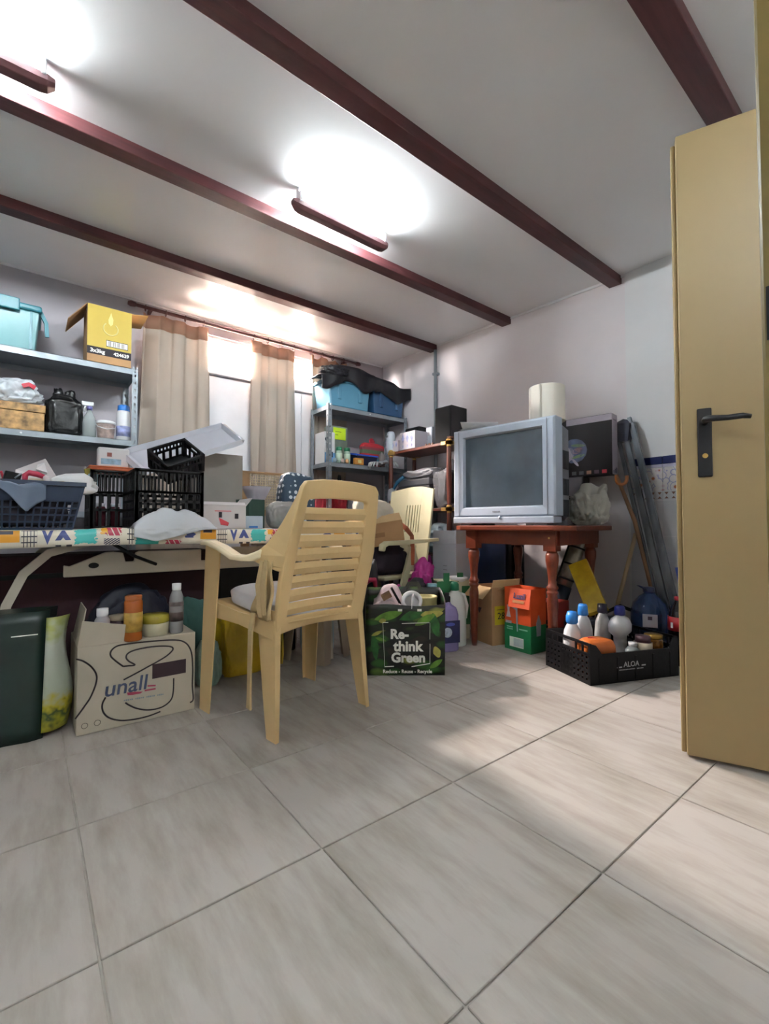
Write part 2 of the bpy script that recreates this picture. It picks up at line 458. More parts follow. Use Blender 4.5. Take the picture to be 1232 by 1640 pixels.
# beams
for n, (ya, yb) in enumerate([(.525, .62), (1.413, 1.496), (2.269, 2.353), (3.06, 3.143)]):
    xe = 3.19 if ya < 1 else 3.205 - max(0, ya - 1.39) * .0952 + .02
    struct('trim_%d' % (n + 1), ['dark stained ceiling beam over the open door', 'dark stained ceiling beam spanning overhead in front of the tube lights',
           'dark stained ceiling beam lit orange by the tube lights', 'dark stained ceiling beam closest to the window curtains'][n], 'beam',
           MB().box(X0 + .01, ya, ROOM_H - .056, xe, yb, ROOM_H + .02), M_wood, bevel=.004)
# thin ceiling mouldings
b = MB().box(X0, BACK_Y - .012, ROOM_H - .014, 3.0, BACK_Y, ROOM_H)
struct('trim_5', 'thin white moulding where window wall meets ceiling', 'moulding', b, M_paper)
b = MB(); b.prism([(3.008, 3.85), (3.006, 3.49), (3.193, 1.39), (3.205, 1.39), (3.02, 3.49), (3.025, 3.85)], ROOM_H - .016, ROOM_H, 'Z')
struct('trim_6', 'thin white moulding where the television wall meets ceiling', 'moulding', b, M_paper)
# the strip window
M_frame = mat('white window frame paint', '#cfc6c2', .5, var=.03)
wn = bpy.data.objects.new('window_1', None); COL.objects.link(wn); wn.location = (0, 0, 0)
tag(wn, 'long high strip window letting in blinding daylight behind the curtains', 'window', kind='structure')
b = MB(); fw = .03
b.box(WIN[0], BACK_Y + .02, WIN[2], WIN[1], BACK_Y + .06, WIN[2] + fw); b.box(WIN[0], BACK_Y + .02, WIN[3] - .02, WIN[1], BACK_Y + .06, WIN[3])
for x in (WIN[0], 1.60, WIN[1] - fw): b.box(x, BACK_Y + .02, WIN[2] + fw, x + fw, BACK_Y + .06, WIN[3] - .02)
b.build('window_frame', M_frame, wn)
M_glass = bpy.data.materials.new('window glass'); M_glass.use_nodes = True
_n = M_glass.node_tree.nodes; _l = M_glass.node_tree.links
tr = _n.new('ShaderNodeBsdfTransparent'); tr.inputs[0].default_value = (.94, .95, .95, 1)
gl = _n.new('ShaderNodeBsdfGlossy'); gl.inputs['Roughness'].default_value = .02
ms = _n.new('ShaderNodeMixShader'); ms.inputs[0].default_value = .05
_l.new(tr.outputs[0], ms.inputs[1]); _l.new(gl.outputs[0], ms.inputs[2]); _l.new(ms.outputs[0], _n['Material Output'].inputs[0])
for xa, xb in ((WIN[0] + fw, 1.60), (1.63, WIN[1] - fw)):
    MB().box(xa, BACK_Y + .038, WIN[2] + fw, xb, BACK_Y + .042, WIN[3] - .02).build('pane', M_glass, wn)
# outside: the yard the window looks on to, level with its sill, with unseen walls added to limit the daylight
M_yard = mat('grey paving outside', '#4a4540', .8, var=.08)
struct('ground', 'grey paved yard outside at the level of the strip window', 'yard', MB().box(-6, BACK_Y + .09, 1.9, 9, 8.2, 2.02), M_yard)
struct('wall_sky_limit', 'added rendered wall cutting off low skylight across the yard', 'wall', MB().box(-6, 7.9, 2.02, 9, 8.2, 4.6), mat('beige render outside', '#8a8178', .85))  # added wall, tall enough to keep low skylight out of the window
struct('wall_sky_block', 'added taller wall blocking skylight on one side of the yard', 'wall', MB().box(1.95, 8.2, 2.02, 10, 8.6, 10), M_yard)  # unseen tall wall added to block skylight slanting in from one side
# boarded panel under the window
M_board = mat('white painted board', '#c9c8cc', .55, var=.04, bump=.08, bscale=12)
bd = bpy.data.objects.new('trim_7', None); COL.objects.link(bd)
tag(bd, 'white painted board panel under the strip window', 'panel', kind='structure')
xx = [1.02, 1.58, 2.02, 2.36]
for k in range(3):
    MB().box(xx[k] + .003, BACK_Y - .02, .02, xx[k + 1] - .003, BACK_Y - .001, 2.02).build('board', M_board, bd, bevel=.003)
MB().box(1.0, BACK_Y - .045, 2.035, 2.36, BACK_Y - .001, 2.105).build('ledge', M_board, bd, bevel=.004)
# conduit
q = thing('conduit_pipe', 'grey metal conduit running down the wall from the beam end', 'pipe', (3.015, 3.05, 0))
MB().cyl((0, 0, .3), (0, 0, 2.44), .015).build('tube', M_steel, q)
for z in (.9, 1.6, 2.2): MB().box(-.02, -.024, z, .05, .024, z + .02).build('clip', M_steel, q)
# open door
M_door = mat('cream gloss door paint', '#957f58', .45, var=.04, scale=2, stretch=(1, 1, .3))
M_iron = mat('black iron', '#17151a', .4, .3, var=.1)
da = Vector((1.729, .577, 0)); dv = Vector((.082, -.200, 0)).normalized()
dang = atan2(dv.y, dv.x)
dr = bpy.data.objects.new('door_1', None); COL.objects.link(dr); dr.location = da; dr.rotation_euler = (0, 0, dang)
tag(dr, 'cream painted open door with a black lever handle', 'door', kind='structure')
DW = .72
b = MB().box(0, 0, .012, DW, .04, 2.11)
b.build('door_leaf', M_door, dr, bevel=.003)
MB().box(-.014, .02, .012, 0, .04, 2.095).build('door_lip', M_door, dr, bevel=.003)
hp = Vector((.058, 0, 0))
b = MB().box(.045, -.008, .93, .085, 0, 1.158); pb = b.build('handle_plate', M_iron, dr, bevel=.004)
MB().lathe([(.004, -.004), (.008, -.004), (.008, .0)], 12, M=Matrix.Translation((.065, -.009, 1.0)) @ Matrix.Rotation(pi/2, 4, 'X')).build('keyhole', M_brass, pb)
b = MB().tube([(.065, -.005, 1.112), (.065, -.05, 1.112), (.08, -.056, 1.112), (.12, -.056, 1.110), (.158, -.056, 1.112), (.178, -.052, 1.108)], [.011, .011, .010, .009, .009, .007], 12)
b.build('lever_handle', M_iron, dr)
# the jamb the viewer stands beside
ja = Vector((.708, .147, 0))
jm = bpy.data.objects.new('trim_8', None); COL.objects.link(jm)
tag(jm, 'cream door jamb with black iron hinges very near the viewer', 'jamb', kind='structure')
M_jamb = mat('olive cream gloss paint', '#776636', .35, var=.06, scale=3)
MB().box(ja.x, ja.y - .16, 0, ja.x + .1, ja.y, 2.2).build('post', M_jamb, jm, bevel=.004)
for zc, hh in ((1.03, .033), (.475, .006)):
    MB().box(ja.x - .002, ja.y - .09, zc - hh, ja.x + .001, ja.y - .006, zc + hh).build('hinge', M_iron, jm)

# ------------------------------------------------------------------ tube lights
M_tube = mat('lit tube', (.94, .985, 1.0), .5, var=0, emit=TUBE_STRENGTH)
M_spine = mat('brown lamp batten', '#5d3638', .45, var=.1)
def tube_light(label, x0, x1, yc):
    t = thing('tube_light', label, 'lamp', (0, 0, 0), group='ceiling tube lights')
    n = 26
    rings = []
    for i in range(n + 1):
        u = i / n; x = x0 + (x1 - x0) * u
        e = min(1, min(u, 1 - u) / .05); hw = .033 * (e ** .5 * .5 + .5)
        zc = ROOM_H - .098 + .014 * (1 - e)
        rings.append([(x, yc + hw * a, zc + .022 * c * (.6 + .4 * e)) for a, c in ((-1, -.2), (-.6, -1), (.6, -1), (1, -.2), (1, 1), (-1, 1))])
    MB().loft(rings, smooth=False).build('batten', M_spine, t, bevel=.003)
    b = MB()
    for x in (x0 + .05, x1 - .05): b.box(x - .02, yc - .015, ROOM_H - .082, x + .02, yc + .015, ROOM_H)
    b.build('bracket', M_white, t)
    for x in (x0 + .035, x1 - .035):
        MB().box(x - .008, yc - .036, ROOM_H - .084, x + .008, yc + .012, ROOM_H - .030).build('lamp_holder', M_white, t, bevel=.004)
    MB().cyl((x0 + .045, yc - .014, ROOM_H - .037), (x1 - .045, yc - .014, ROOM_H - .037), .013, n=16).build('tube', M_tube, t)
pa = at(466, 330, Z=ROOM_H - .100); pb_ = at(622, 398, Z=ROOM_H - .100)
YL = (pa.y + pb_.y) / 2
tube_light('lit tube light on a brown batten, whole in view at the middle of ceiling', pa.x, pb_.x, YL)
pc = at(90, 122, Z=ROOM_H - .100)
tube_light('lit tube light on a brown batten, cut off by the picture edge', pc.x - (pb_.x - pa.x), pc.x, YL)

tube_light('lit tube light on a brown batten, at the back of the room behind the viewer', .15, .72, -.75)
# ------------------------------------------------------------------ curtain rod and curtains
M_curt = mat('peach curtain cotton', '#a5988d', .85, var=.05, transl=.16, scale=3)
RODY, RODZ = BACK_Y - .10, 2.415
rx0, rx1 = at(214, 488, Y=RODY).x, at(572, 577, Y=RODY).x
rd = thing('curtain_rod', 'dark wooden curtain rod with rings above the strip window', 'curtain rod', (0, 0, 0))
MB().cyl((rx0, RODY, RODZ), (rx1, RODY, RODZ), .013).build('rod', M_wood, rd)
for x, s in ((rx0, -1), (rx1, 1)):
    MB().lathe([(0, -.03), (.014, -.028), (.022, -.01), (.018, .02), (.012, .03), (0, .031)], 12, M=Matrix.Translation((x + .01 * s, RODY, RODZ)) @ Matrix.Rotation(pi/2, 4, 'Y')).build('finial', M_wood, rd)
for x in (rx0 + .12, rx1 - .12):
    MB().box(x - .01, RODY, RODZ - .012, x + .01, BACK_Y, RODZ + .012).build('bracket', M_wood, rd)
def ring(x):
    c = [(x, RODY + .022 * cos(a), RODZ - .006 + .022 * sin(a)) for a in [2 * pi * k / 14 for k in range(15)]]
    MB().tube(c, .0035, 6).build('ring', M_wood, rd)
def curtain(label, x0, x1, z0, folds, seed, side0=0, side1=0):
    t = thing('curtain', label, 'curtain', (0, 0, 0), group='peach curtains at the window')
    def fn(u, v):
        z = RODZ - .035 - (RODZ - .035 - z0) * v
        a = .020 * (1 - .25 * v)
        ph = u * folds * 2 * pi + seed
        x = x0 + (x1 - x0) * u + side0 * (1 - u) * v + side1 * u * v + .012 * sin(ph * 1.7 + v * 3)
        sagz = -.018 * abs(sin(u * pi * folds)) * (1 - v) ** 8
        return (x, RODY - .01 + a * sin(ph) + .012 * sin(ph * .5 + v * 2 + seed), z + sagz)
    MB().grid(fn, folds * 12, 30).build('cloth', M_curt, t, solid=.0015)
    def hem(u, v):
        p = fn(u, v * .06); return (p[0], p[1] - .003, p[2])
    MB().grid(hem, folds * 12, 2).build('header_tape', mat('peach header tape', '#a57c66', .85, transl=.3), t, solid=.002)
    for k in range(folds + 1): ring(x0 + (x1 - x0) * (k + .15) / (folds + .3))
c1a, c1b = at(228, 495, Y=RODY).x, at(331, 515, Y=RODY).x
curtain('wide peach curtain hanging beside the yellow carton', c1a, c1b, .55, 3, .6, -.03, .06)
c2a, c2b = at(404, 545, Y=RODY).x, at(474, 560, Y=RODY).x
curtain('peach curtain between the two bright window openings', c2a, c2b, .6, 3, 2.2, .0, .03)
c3a, c3b = at(496, 570, Y=RODY).x, at(552, 580, Y=RODY).x
curtain('peach curtain bunched behind the blue tubs on the shelf', c3a, c3b, 1.0, 3, 4.0, .02, .0)
# ------------------------------------------------------------------ metal shelving
def post(b, x, y, h, sx, sy):
    """slotted angle post: two flanges pointing towards sx and sy, slots cut as a row of openings"""
    wd, th = .036, .0025
    def flange(p):
        z = 0
        p(0, wd * .36, 0, h); p(wd * .64, wd, 0, h)
        while z < h:
            p(wd * .36, wd * .64, z, min(h, z + .032)); z += .05
    flange(lambda a, c, z0, z1: b.box(min(x + sx * a, x + sx * c), min(y, y + sy * th), z0, max(x + sx * a, x + sx * c), max(y, y + sy * th), z1))
    flange(lambda a, c, z0, z1: b.box(min(x, x + sx * th), min(y + sy * a, y + sy * c), z0, max(x, x + sx * th), max(y + sy * a, y + sy * c), z1))
M_shboard = mat('shelf underside steel', '#857f7c', .6, .1, var=.08)
def metal_shelf(label, x0, x1, y0, y1, h, levels):
    t = thing('metal_shelf', label, 'shelf', (x0, y0, 0))
    W, D = x1 - x0, y1 - y0
    for x, y, sx, sy in ((0, 0, 1, 1), (W, 0, -1, 1), (0, D, 1, -1), (W, D, -1, -1)):
        b = MB(); post(b, x, y, h, sx, sy); b.build('post', M_steel, t)
    for z in levels:
        b = MB(); e = .004
        b.box(e, e, z - .003, W - e, D - e, z)
        b.box(e, e, z - .038, W - e, e + .002, z); b.box(e, D - e - .002, z - .038, W - e, D - e, z)
        b.box(e, e, z - .038, e + .002, D - e, z); b.box(W - e - .002, e, z - .038, W - e, D - e, z)
        s = b.build('shelf_board', M_steel, t)
        q = MB()
        for x in (.02, W * .5, W - .02): q.cyl((x, .004, z - .02), (x, .0, z - .02), .006, n=8)
        q.build('bolt', M_brass if 0 else M_white, s)
    return t
LS = (-.66, .575, 3.45, 3.84); LZ = (1.835, 1.345, .86, .35)
metal_shelf('grey slotted metal shelving behind the folding table, teal tub on top', *LS, 1.85, LZ)
RS = (2.05, 2.96, 3.40, 3.715); RZ = (1.835, 1.33, .86, .35)
metal_shelf('grey slotted metal shelving in the corner with blue tubs on top', *RS, 1.85, RZ)

# ------------------------------------------------------------------ wooden rack with brass joints
EX0, EX1, EY0, EY1 = 2.64, 2.95, 2.52, 3.28
EZ = (1.45, .915, .545, .10)
t = thing('wooden_rack', 'dark wooden rack with turned posts and brass joints against the wall', 'shelf', (0, 0, 0))
for z in EZ:
    MB().box(EX0, EY0, z - .024, EX1, EY1, z).build('shelf_board', M_mahog, t, bevel=.004)
for x in (EX0 + .01, EX1 - .01):
    for y in (EY0 + .01, EY1 - .01):
        p = MB().lathe([(.017, 0), (.022, .05), (.016, .09), (.022, .3), (.017, .52), (.014, .55), (.023, .7), (.018, .88), (.015, .92), (.023, 1.15), (.018, 1.4), (.017, 1.43)], 12, (x, y, 0)).build('post', M_mahog, t)
        for z in (1.45, .915):
            b = MB().lathe([(.016, -.045), (.022, -.04), (.016, -.026), (.016, .0), (.024, .004), (.022, .016), (.008, .026), (0, .028)], 12, (x, y, z))
            b.box(x - .02, y - .02, z - .026, x + .05 * (1 if x < 2.8 else -1), y + .02, z + .002); b.box(x - .02, y - .02, z - .026, x + .02, y + (.07 if y < 3 else -.07), z + .002)
            b.build('brass_joint', M_brass, p)

# ------------------------------------------------------------------ folding table and its cloth
TZ = .748
TX0, TX1, TY0, TY1 = -.28, 1.50, 2.09, 2.82
t = thing('folding_table', 'white plastic folding table carrying crates under a patterned cloth', 'table', (0, 0, 0))
M_tabw = mat('off white table plastic', '#b9b2a4', .5, var=.05)
MB().box(TX0, TY0, TZ - .045, TX1, TY1, TZ).build('tabletop', M_tabw, t, bevel=.012)
for xs, s in ((-.06, 1), (1.36, -1)):
    for y in (TY0 + .20, TY1 - .08):
        path = [(xs - s * .03, y, 0), (xs - s * .02, y, .30), (xs, y, .46), (xs + s * .05, y, .58), (xs + s * .13, y, .66), (xs + s * .26, y, .70)]
        MB().tube(path, 1, sq=(.016, .022)).build('leg', M_tabw, t)
    MB().cyl((xs + s * .03, TY0 + .20, .535), (xs + s * .03, TY1 - .08, .535), .012).build('crossbar', M_tabw, t)
MB().tube([(.27, TY0 + .03, TZ - .05), (.36, TY0 + .06, .64), (.45, TY0 + .12, .6)], .007, 8).build('brace', M_black, t)
# under-table rail of the folded leg panel
def rail_poly(x0, L):
    return [(x0, .555), (x0 + L, .555), (x0 + L, .662), (x0 + .62, .662), (x0 + .62, .60), (x0 + .55, .60), (x0 + .55, .655), (x0 + .28, .655), (x0 + .265, .648), (x0 + .26, .61), (x0 + .225, .61), (x0 + .215, .65), (x0 + .18, .655), (x0 + .15, .655), (x0 + .02, .60), (x0, .605)]
b = MB(); b.prism(rail_poly(.12, .98), 2.30, 2.325)
r = b.build('leg_panel', M_tabw, t, bevel=.004)
MB().lathe([(.012, -.002), (.012, .002)], 14, sx=1.6, M=Matrix.Translation((.225, 2.299, .60)) @ Matrix.Rotation(pi/2, 4, 'X')).build('slot', M_black, r)

# tablecloth: a print of bold motifs on off-white oilcloth
def cloth_mat():
    m = mat('printed oilcloth', '#d9d3c6', .33, var=.03)
    nt = m.node_tree; N = nt.nodes; L = nt.links; p = N['Principled BSDF']
    tc = N.new('ShaderNodeTexCoord'); sp = N.new('ShaderNodeSeparateXYZ'); L.new(tc.outputs['UV'], sp.inputs[0])
    def math_(op, a, b=None, c=None):
        n = N.new('ShaderNodeMath'); n.operation = op
        for i, v in enumerate((a, b, c)):
            if v is None: continue
            if isinstance(v, (int, float)): n.inputs[i].default_value = v
            else: L.new(v, n.inputs[i])
        return n.outputs[0]
    U, V = sp.outputs[0], sp.outputs[1]
    def span(x, a, b): return math_('MULTIPLY', math_('GREATER_THAN', x, a), math_('LESS_THAN', x, b))
    def AND(*a):
        r = a[0]
        for q in a[1:]: r = math_('MULTIPLY', r, q)
        return r
    P = .69                     # repeat along the cloth, metres
    row = math_('FLOOR', math_('DIVIDE', V, .12))
    us = math_('ADD', U, math_('MULTIPLY', row, .237))
    u = math_('MULTIPLY', math_('FRACT', math_('DIVIDE', us, P)), P)
    v = math_('MULTIPLY', math_('FRACT', math_('DIVIDE', V, .12)), .12)
    nz = N.new('ShaderNodeTexNoise'); nz.inputs['Scale'].default_value = 60; L.new(tc.outputs['UV'], nz.inputs['Vector'])
    wob = math_('MULTIPLY', math_('SUBTRACT', nz.outputs['Fac'], .5), .04)
    uw = math_('ADD', u, wob); vw = math_('ADD', v, wob)
    cur = None
    base = N.new('ShaderNodeRGB'); base.outputs[0].default_value = lin('#d6cfc0') + [1]; cur = base.outputs[0]
    def over(mask, col):
        nonlocal cur
        mx = N.new('ShaderNodeMix'); mx.data_type = 'RGBA'
        L.new(mask, mx.inputs[0]); L.new(cur, mx.inputs[6]); mx.inputs[7].default_value = lin(col) + [1]; cur = mx.outputs[2]
    # mustard block
    over(AND(span(u, .0, .068), span(v, .04, .12)), '#d9982b')
    over(AND(span(u, .012, .05), span(v, .085, .105)), '#46444e')
    # dark ladder grid
    grid = math_('MAXIMUM', math_('LESS_THAN', math_('FRACT', math_('DIVIDE', u, .0098)), .26), math_('LESS_THAN', math_('FRACT', math_('DIVIDE', v, .034)), .2))
    over(AND(span(u, .072, .118), span(v, .01, .112), grid), '#2a2a38')
    # blue V and A
    for c, flip, k_ in ((.148, 0, .20), (.195, 1, .34)):
        hh = math_('SUBTRACT', v, .02) if not flip else math_('SUBTRACT', .118, v)
        a = math_('ABSOLUTE', math_('SUBTRACT', u, c))
        outer = math_('LESS_THAN', a, math_('MULTIPLY', hh, k_)); inner = math_('LESS_THAN', a, math_('MULTIPLY', math_('SUBTRACT', hh, .055), k_ * 1.2))
        over(AND(outer, math_('SUBTRACT', 1, inner), span(v, .02 if not flip else .045, .118)), '#3d4a86')
    over(AND(span(u, .172, .222), span(v, .005, .018), math_('GREATER_THAN', math_('ABSOLUTE', math_('SUBTRACT', u, .197)), .008)), '#45444a')
    # turquoise brush patch
    over(AND(span(uw, .232, .30), span(vw, .02, .125)), '#3cb0ac')
    # mustard and red scallop
    over(AND(span(uw, .315, .345), span(v, .07, .12)), '#dda02a')
    st = math_('GREATER_THAN', math_('FRACT', math_('DIVIDE', math_('ADD', u, math_('MULTIPLY', v, .3)), .021)), .22)
    over(AND(span(uw, .335, .385), span(v, .06, .11), st), '#b3354e')
    over(AND(span(u, .325, .38), span(v, .01, .045), math_('GREATER_THAN', math_('FRACT', math_('DIVIDE', math_('SUBTRACT', u, v), .012)), .35)), '#45445a')
    over(AND(span(u, .405, .43), span(v, .01, .112), grid), '#2a2a38')
    over(AND(span(uw, .435, .52), span(vw, .0, .06)), '#2f9d97')
    over(AND(span(uw, .55, .61), span(v, .0, .035), st), '#b3354e')
    over(AND(span(uw, .63, .665), span(v, .05, .1)), '#3d4a86')
    L.new(cur, p.inputs['Base Color'])
    return m
ct = MB(); NX, NY = 130, 40
drop = .062
def cloth(u, v):
    x = TX0 - .02 + (TX1 - TX0 + .04) * u
    L_ = (TY1 - TY0) + .02 + drop
    s = v * L_
    lump = .022 * math.exp(-((x - .27) / .09) ** 2)
    if s < drop:
        k = s / drop
        return (x, TY0 - .014 - .006 * sin(x * 9) * (1 - k), TZ + .004 - drop * (1 - k) + lump * .5 * k + .004 * sin(x * 5) * (1 - k))
    r = s - drop
    return (x, TY0 - .014 + r, TZ + .005 + lump * math.exp(-r * 45))
ct.grid(cloth, NX, NY)
cl = ct.build('tablecloth', cloth_mat(), None, solid=.0015)
uv = cl.data.uv_layers.new(name='uv')
for lp in cl.data.loops:
    k = lp.vertex_index; i, j = k % (NX + 1), k // (NX + 1)
    uv.data[lp.index].uv = (i / NX * (TX1 - TX0 + .04) - .21, (j / NY * ((TY1 - TY0) + .02 + drop) + .004) * 1.6)
tag(cl, 'off white oilcloth printed with bold coloured motifs on the folding table', 'tablecloth')

# ------------------------------------------------------------------ the cream armchair
CH = Vector((.895, 1.772, 0)); CR = radians(8.5)
ch = thing('plastic_armchair', 'cream plastic high-backed armchair seen from behind, drawn up to the folding table', 'chair', CH, CR)
def backy(x, z):   # lean and slight hollow of the back
    return -.185 - max(0, z - .40) * .235 - .06 * max(0, z - .40) ** 2 + (.03 - .75 * x * x)
def back_frame():
    o = [(-.215, .368), (-.220, .50), (-.224, .60), (-.222, .66), (-.216, .72), (-.206, .80), (-.197, .87), (-.189, .910), (-.172, .930), (-.09, .941), (0, .944)]
    i = [(-.163, .428), (-.162, .53), (-.162, .60), (-.161, .66), (-.159, .71), (-.155, .77), (-.152, .82), (-.150, .858), (-.140, .866), (-.07, .872), (0, .874)]
    o = o + [(-x, z) for x, z in o[-2::-1]]; i = i + [(-x, z) for x, z in i[-2::-1]]
    # bottom rail closes the loop
    nb = 7
    ob = [(.215 - .43 * k / (nb + 1), .368 + .012 * sin(pi * k / (nb + 1))) for k in range(1, nb + 1)]
    ib = [(.163 - .326 * k / (nb + 1), .428 - .002 * sin(pi * k / (nb + 1))) for k in range(1, nb + 1)]
    o += ob; i += ib
    th = .026
    R = [[(x, backy(x, z) - th/2, z) for x, z in o], [(x, backy(x, z) - th/2, z) for x, z in i], [(x, backy(x, z) + th/2, z) for x, z in i], [(x, backy(x, z) + th/2, z) for x, z in o]]
    b = MB(); n = len(o)
    vs = [p for r in R for p in r]; fs = []
    for a in range(4):
        for j in range(n):
            c = (a + 1) % 4; k = (j + 1) % n
            fs.append((a * n + j, a * n + k, c * n + k, c * n + j))
    b.add(vs, fs, True)
    return b
back_frame().build('back_frame', M_cream, ch, bevel=.005, seg=2)
for k in range(8):
    za = .434 + k * .0510; zb = za + .0472
    b = MB(); hw = .166 - .010 * max(0, k - 3) / 4
    rings = []
    for q in range(13):
        x = -hw + 2 * hw * q / 12
        y0, y1 = backy(x, za), backy(x, zb)
        rings.append([(x, y0 - .006, za), (x, (y0 + y1) / 2 - .012, (za + zb) / 2), (x, y1 - .001, zb), (x, y1 + .008, zb - .002), (x, y0 + .003, za + .003)])
    b.loft(rings, smooth=False)
    b.build('slat', M_cream, ch, bevel=.002)
# legs: angle sections that taper towards the foot
def leg(sx, y0, y1, ztop, xf, xt, wt, dt, s_y, wf=.026, df=.034):
    """corner edge from (xf, y0, 0) to (xt, y1, ztop); flanges point inwards"""
    b = MB(); th = .006; rings = []
    for k in range(7):
        u = k / 6; x = xf + (xt - xf) * u; y = y0 + (y1 - y0) * u; z = ztop * u
        a = wf + (wt - wf) * u ** .8; c = df + (dt - df) * u ** .9
        rings.append([(x, y, z), (x - sx * a, y + s_y * .003, z), (x - sx * a, y + s_y * th, z), (x - sx * th, y + s_y * th, z), (x - sx * th, y + s_y * c, z), (x, y + s_y * c, z)])
    b.loft(rings, smooth=False); return b
for s in (-1, 1):
    leg(s, -.232, -.200, .46, s * .232, s * .218, .028, .125, 1, .016, .062).build('leg', M_cream, ch, bevel=.002)
    leg(s, .275, .262, .690, s * .275, s * .262, .03, .130, -1, .02, .085).build('leg', M_cream, ch, bevel=.002)
# seat with an apron rail
b = MB()
def seat(u, v):
    x = (-.235 + .47 * u) * (.93 + .07 * v); y = -.19 + .44 * v
    return (x, y, .408 + .045 * v - .022 * sin(pi * u) * sin(pi * v) + .012 * v ** 4 * 0)
b.grid(seat, 14, 14); b.build('seat', M_cream, ch, solid=.006)
for s in (-1, 1):
    b = MB()
    b.loft([[(s * .222, -.2, .355), (s * .222, -.2, .425), (s * .212, -.2, .425), (s * .212, -.2, .355)], [(s * .24, .02, .385), (s * .24, .02, .432), (s * .23, .02, .432), (s * .23, .02, .385)], [(s * .262, .24, .395), (s * .262, .24, .462), (s * .252, .24, .462), (s * .252, .24, .395)]], smooth=False)
    b.build('seat_rail', M_cream, ch)
    pth = [(s * .262, .262, .698), (s * .272, .18, .700), (s * .278, .08, .684), (s * .274, -.02, .652), (s * .258, -.07, .648), (s * .244, -.11, .655), (s * .236, -.14, .668)]
    wid = [.9, 1.0, 1.05, 1.05, 1.0, .85, .5]
    rings = []
    for k, p in enumerate(pth):
        hw = .027 * wid[k]; hz = .010 if k < 5 else .016
        rings.append([(p[0] - hw, p[1], p[2] - hz), (p[0] + hw, p[1], p[2] - hz), (p[0] + hw * 1.02, p[1], p[2] + hz * .4), (p[0] + hw * .6, p[1], p[2] + hz), (p[0] - hw * .6, p[1], p[2] + hz), (p[0] - hw * 1.02, p[1], p[2] + hz * .4)])
    wb = MB(); R2 = []
    for z_, fo in ((.605, .012), (.620, .10), (.640, .165), (.662, .165), (.70, .115), (.74, .085), (.78, .060), (.83, .036), (.88, .016), (.905, .006)):
        xo = .224 if z_ < .66 else .224 - (z_ - .66) * .135
        y0_ = backy(s * xo, z_); k_ = fo / .165; xi = xo + .024 * k_ * k_
        R2.append([(s * (xo - .014), y0_ - .010, z_), (s * xo, y0_ - .012, z_), (s * xi, y0_ + fo, z_), (s * (xi - .014), y0_ + fo, z_)])
    wb.loft(R2, smooth=False).build('arm_web', M_cream, ch, bevel=.004)
    b = MB().loft(rings, smooth=False); b.build('armrest', mat('worn cream plastic', '#dccdab', .4, var=.06), ch, bevel=.006, seg=3)
# cushion tied to the seat
cu = thing('seat_cushion', 'white seat cushion with beige tie ribbons on the cream armchair', 'cushion', CH, CR)
M_cush = mat('white cushion cotton', '#cfd0d6', .9, var=.04, bump=.15, bscale=30)
M_tie = mat('beige cotton tie', '#b8a177', .9, var=.08, bump=.2, bscale=60)
b = fit(blob((.42, .40, .07), 5, .04, .45, 4), (.40, .40, .075)); b.build('cushion_body', M_cush, cu, loc=(-.01, .03, .430), rot=(.10, 0, 0))
b = MB()
def flap(u, v):
    x = -.228 - .006 * sin(v * 9); y = -.205 + .03 * u + .105 * u * v + .01 * v
    return (x - .006 * sin(u * 14), y, .645 - .215 * v - .01 * sin(u * 5))
b.grid(flap, 10, 10); b.build('side_flap', M_tie, cu, solid=.003)
b = MB()
def piping(u, v): return (-.225 + .41 * u * 0 - .004, -.19 + .2 * u, .402 + .022 * v - .008 * u)
pth = [(-.243, -.095, .445), (-.256, -.098, .38), (-.258, -.098, .25), (-.262, -.102, .15), (-.258, -.095, .095)]
MB().tube(pth, [1, 1.1, 1, 1, 1.2], sq=(.003, .012)).build('tie', M_tie, cu)
MB().tube([(-.240, -.175, .645), (-.246, -.165, .54), (-.242, -.165, .445)], [.8, 1.2, .9], sq=(.003, .013)).build('tie', M_tie, cu)
MB().tube([(-.242, -.15, .64), (-.248, -.135, .55), (-.244, -.145, .435)], [.7, 1.1, .8], sq=(.003, .014)).build('tie', M_tie, cu)

# ------------------------------------------------------------------ white folding armchair behind
fc = thing('folding_armchair', 'off white plastic folding armchair with a slotted back, holding a carton', 'chair', (2.06, 2.60, 0), radians(97))
M_fold = mat('off white garden plastic', '#b9b594', .5, var=.05)
rings = []
b = MB()
def fy(z): return -.20 - (z - .42) * .16
hw = .215
cols = [-hw, -.075, -.066, -.048, -.039, -.021, -.012, .006, .015, .033, .042, .060, .069, hw]
for k in range(len(cols) - 1):
    a, c = cols[k], cols[k + 1]
    slot = k in (1, 3, 5, 7, 9, 11)
    for z0, z1 in (((.43, .72), (.93, 1.075)) if slot else ((.43, 1.075),)):
        zt = lambda x, z: z - (.03 * (abs(x) / hw) ** 2 if z > 1 else 0)
        pts = [(x, fy(z) + dy - .05 * (1 - (x / hw) ** 2) , zt(x, z)) for z in (z0, z1) for dy in (0, .02) for x in (a, c)]
        b.add(pts, [(0, 2, 3, 1), (4, 5, 7, 6), (0, 1, 5, 4), (2, 6, 7, 3), (0, 4, 6, 2), (1, 3, 7, 5)])
b.build('backrest', M_fold, fc)
MB().box(-.2, -.2, .40, .2, .22, .43).build('seat', M_fold, fc, bevel=.01)
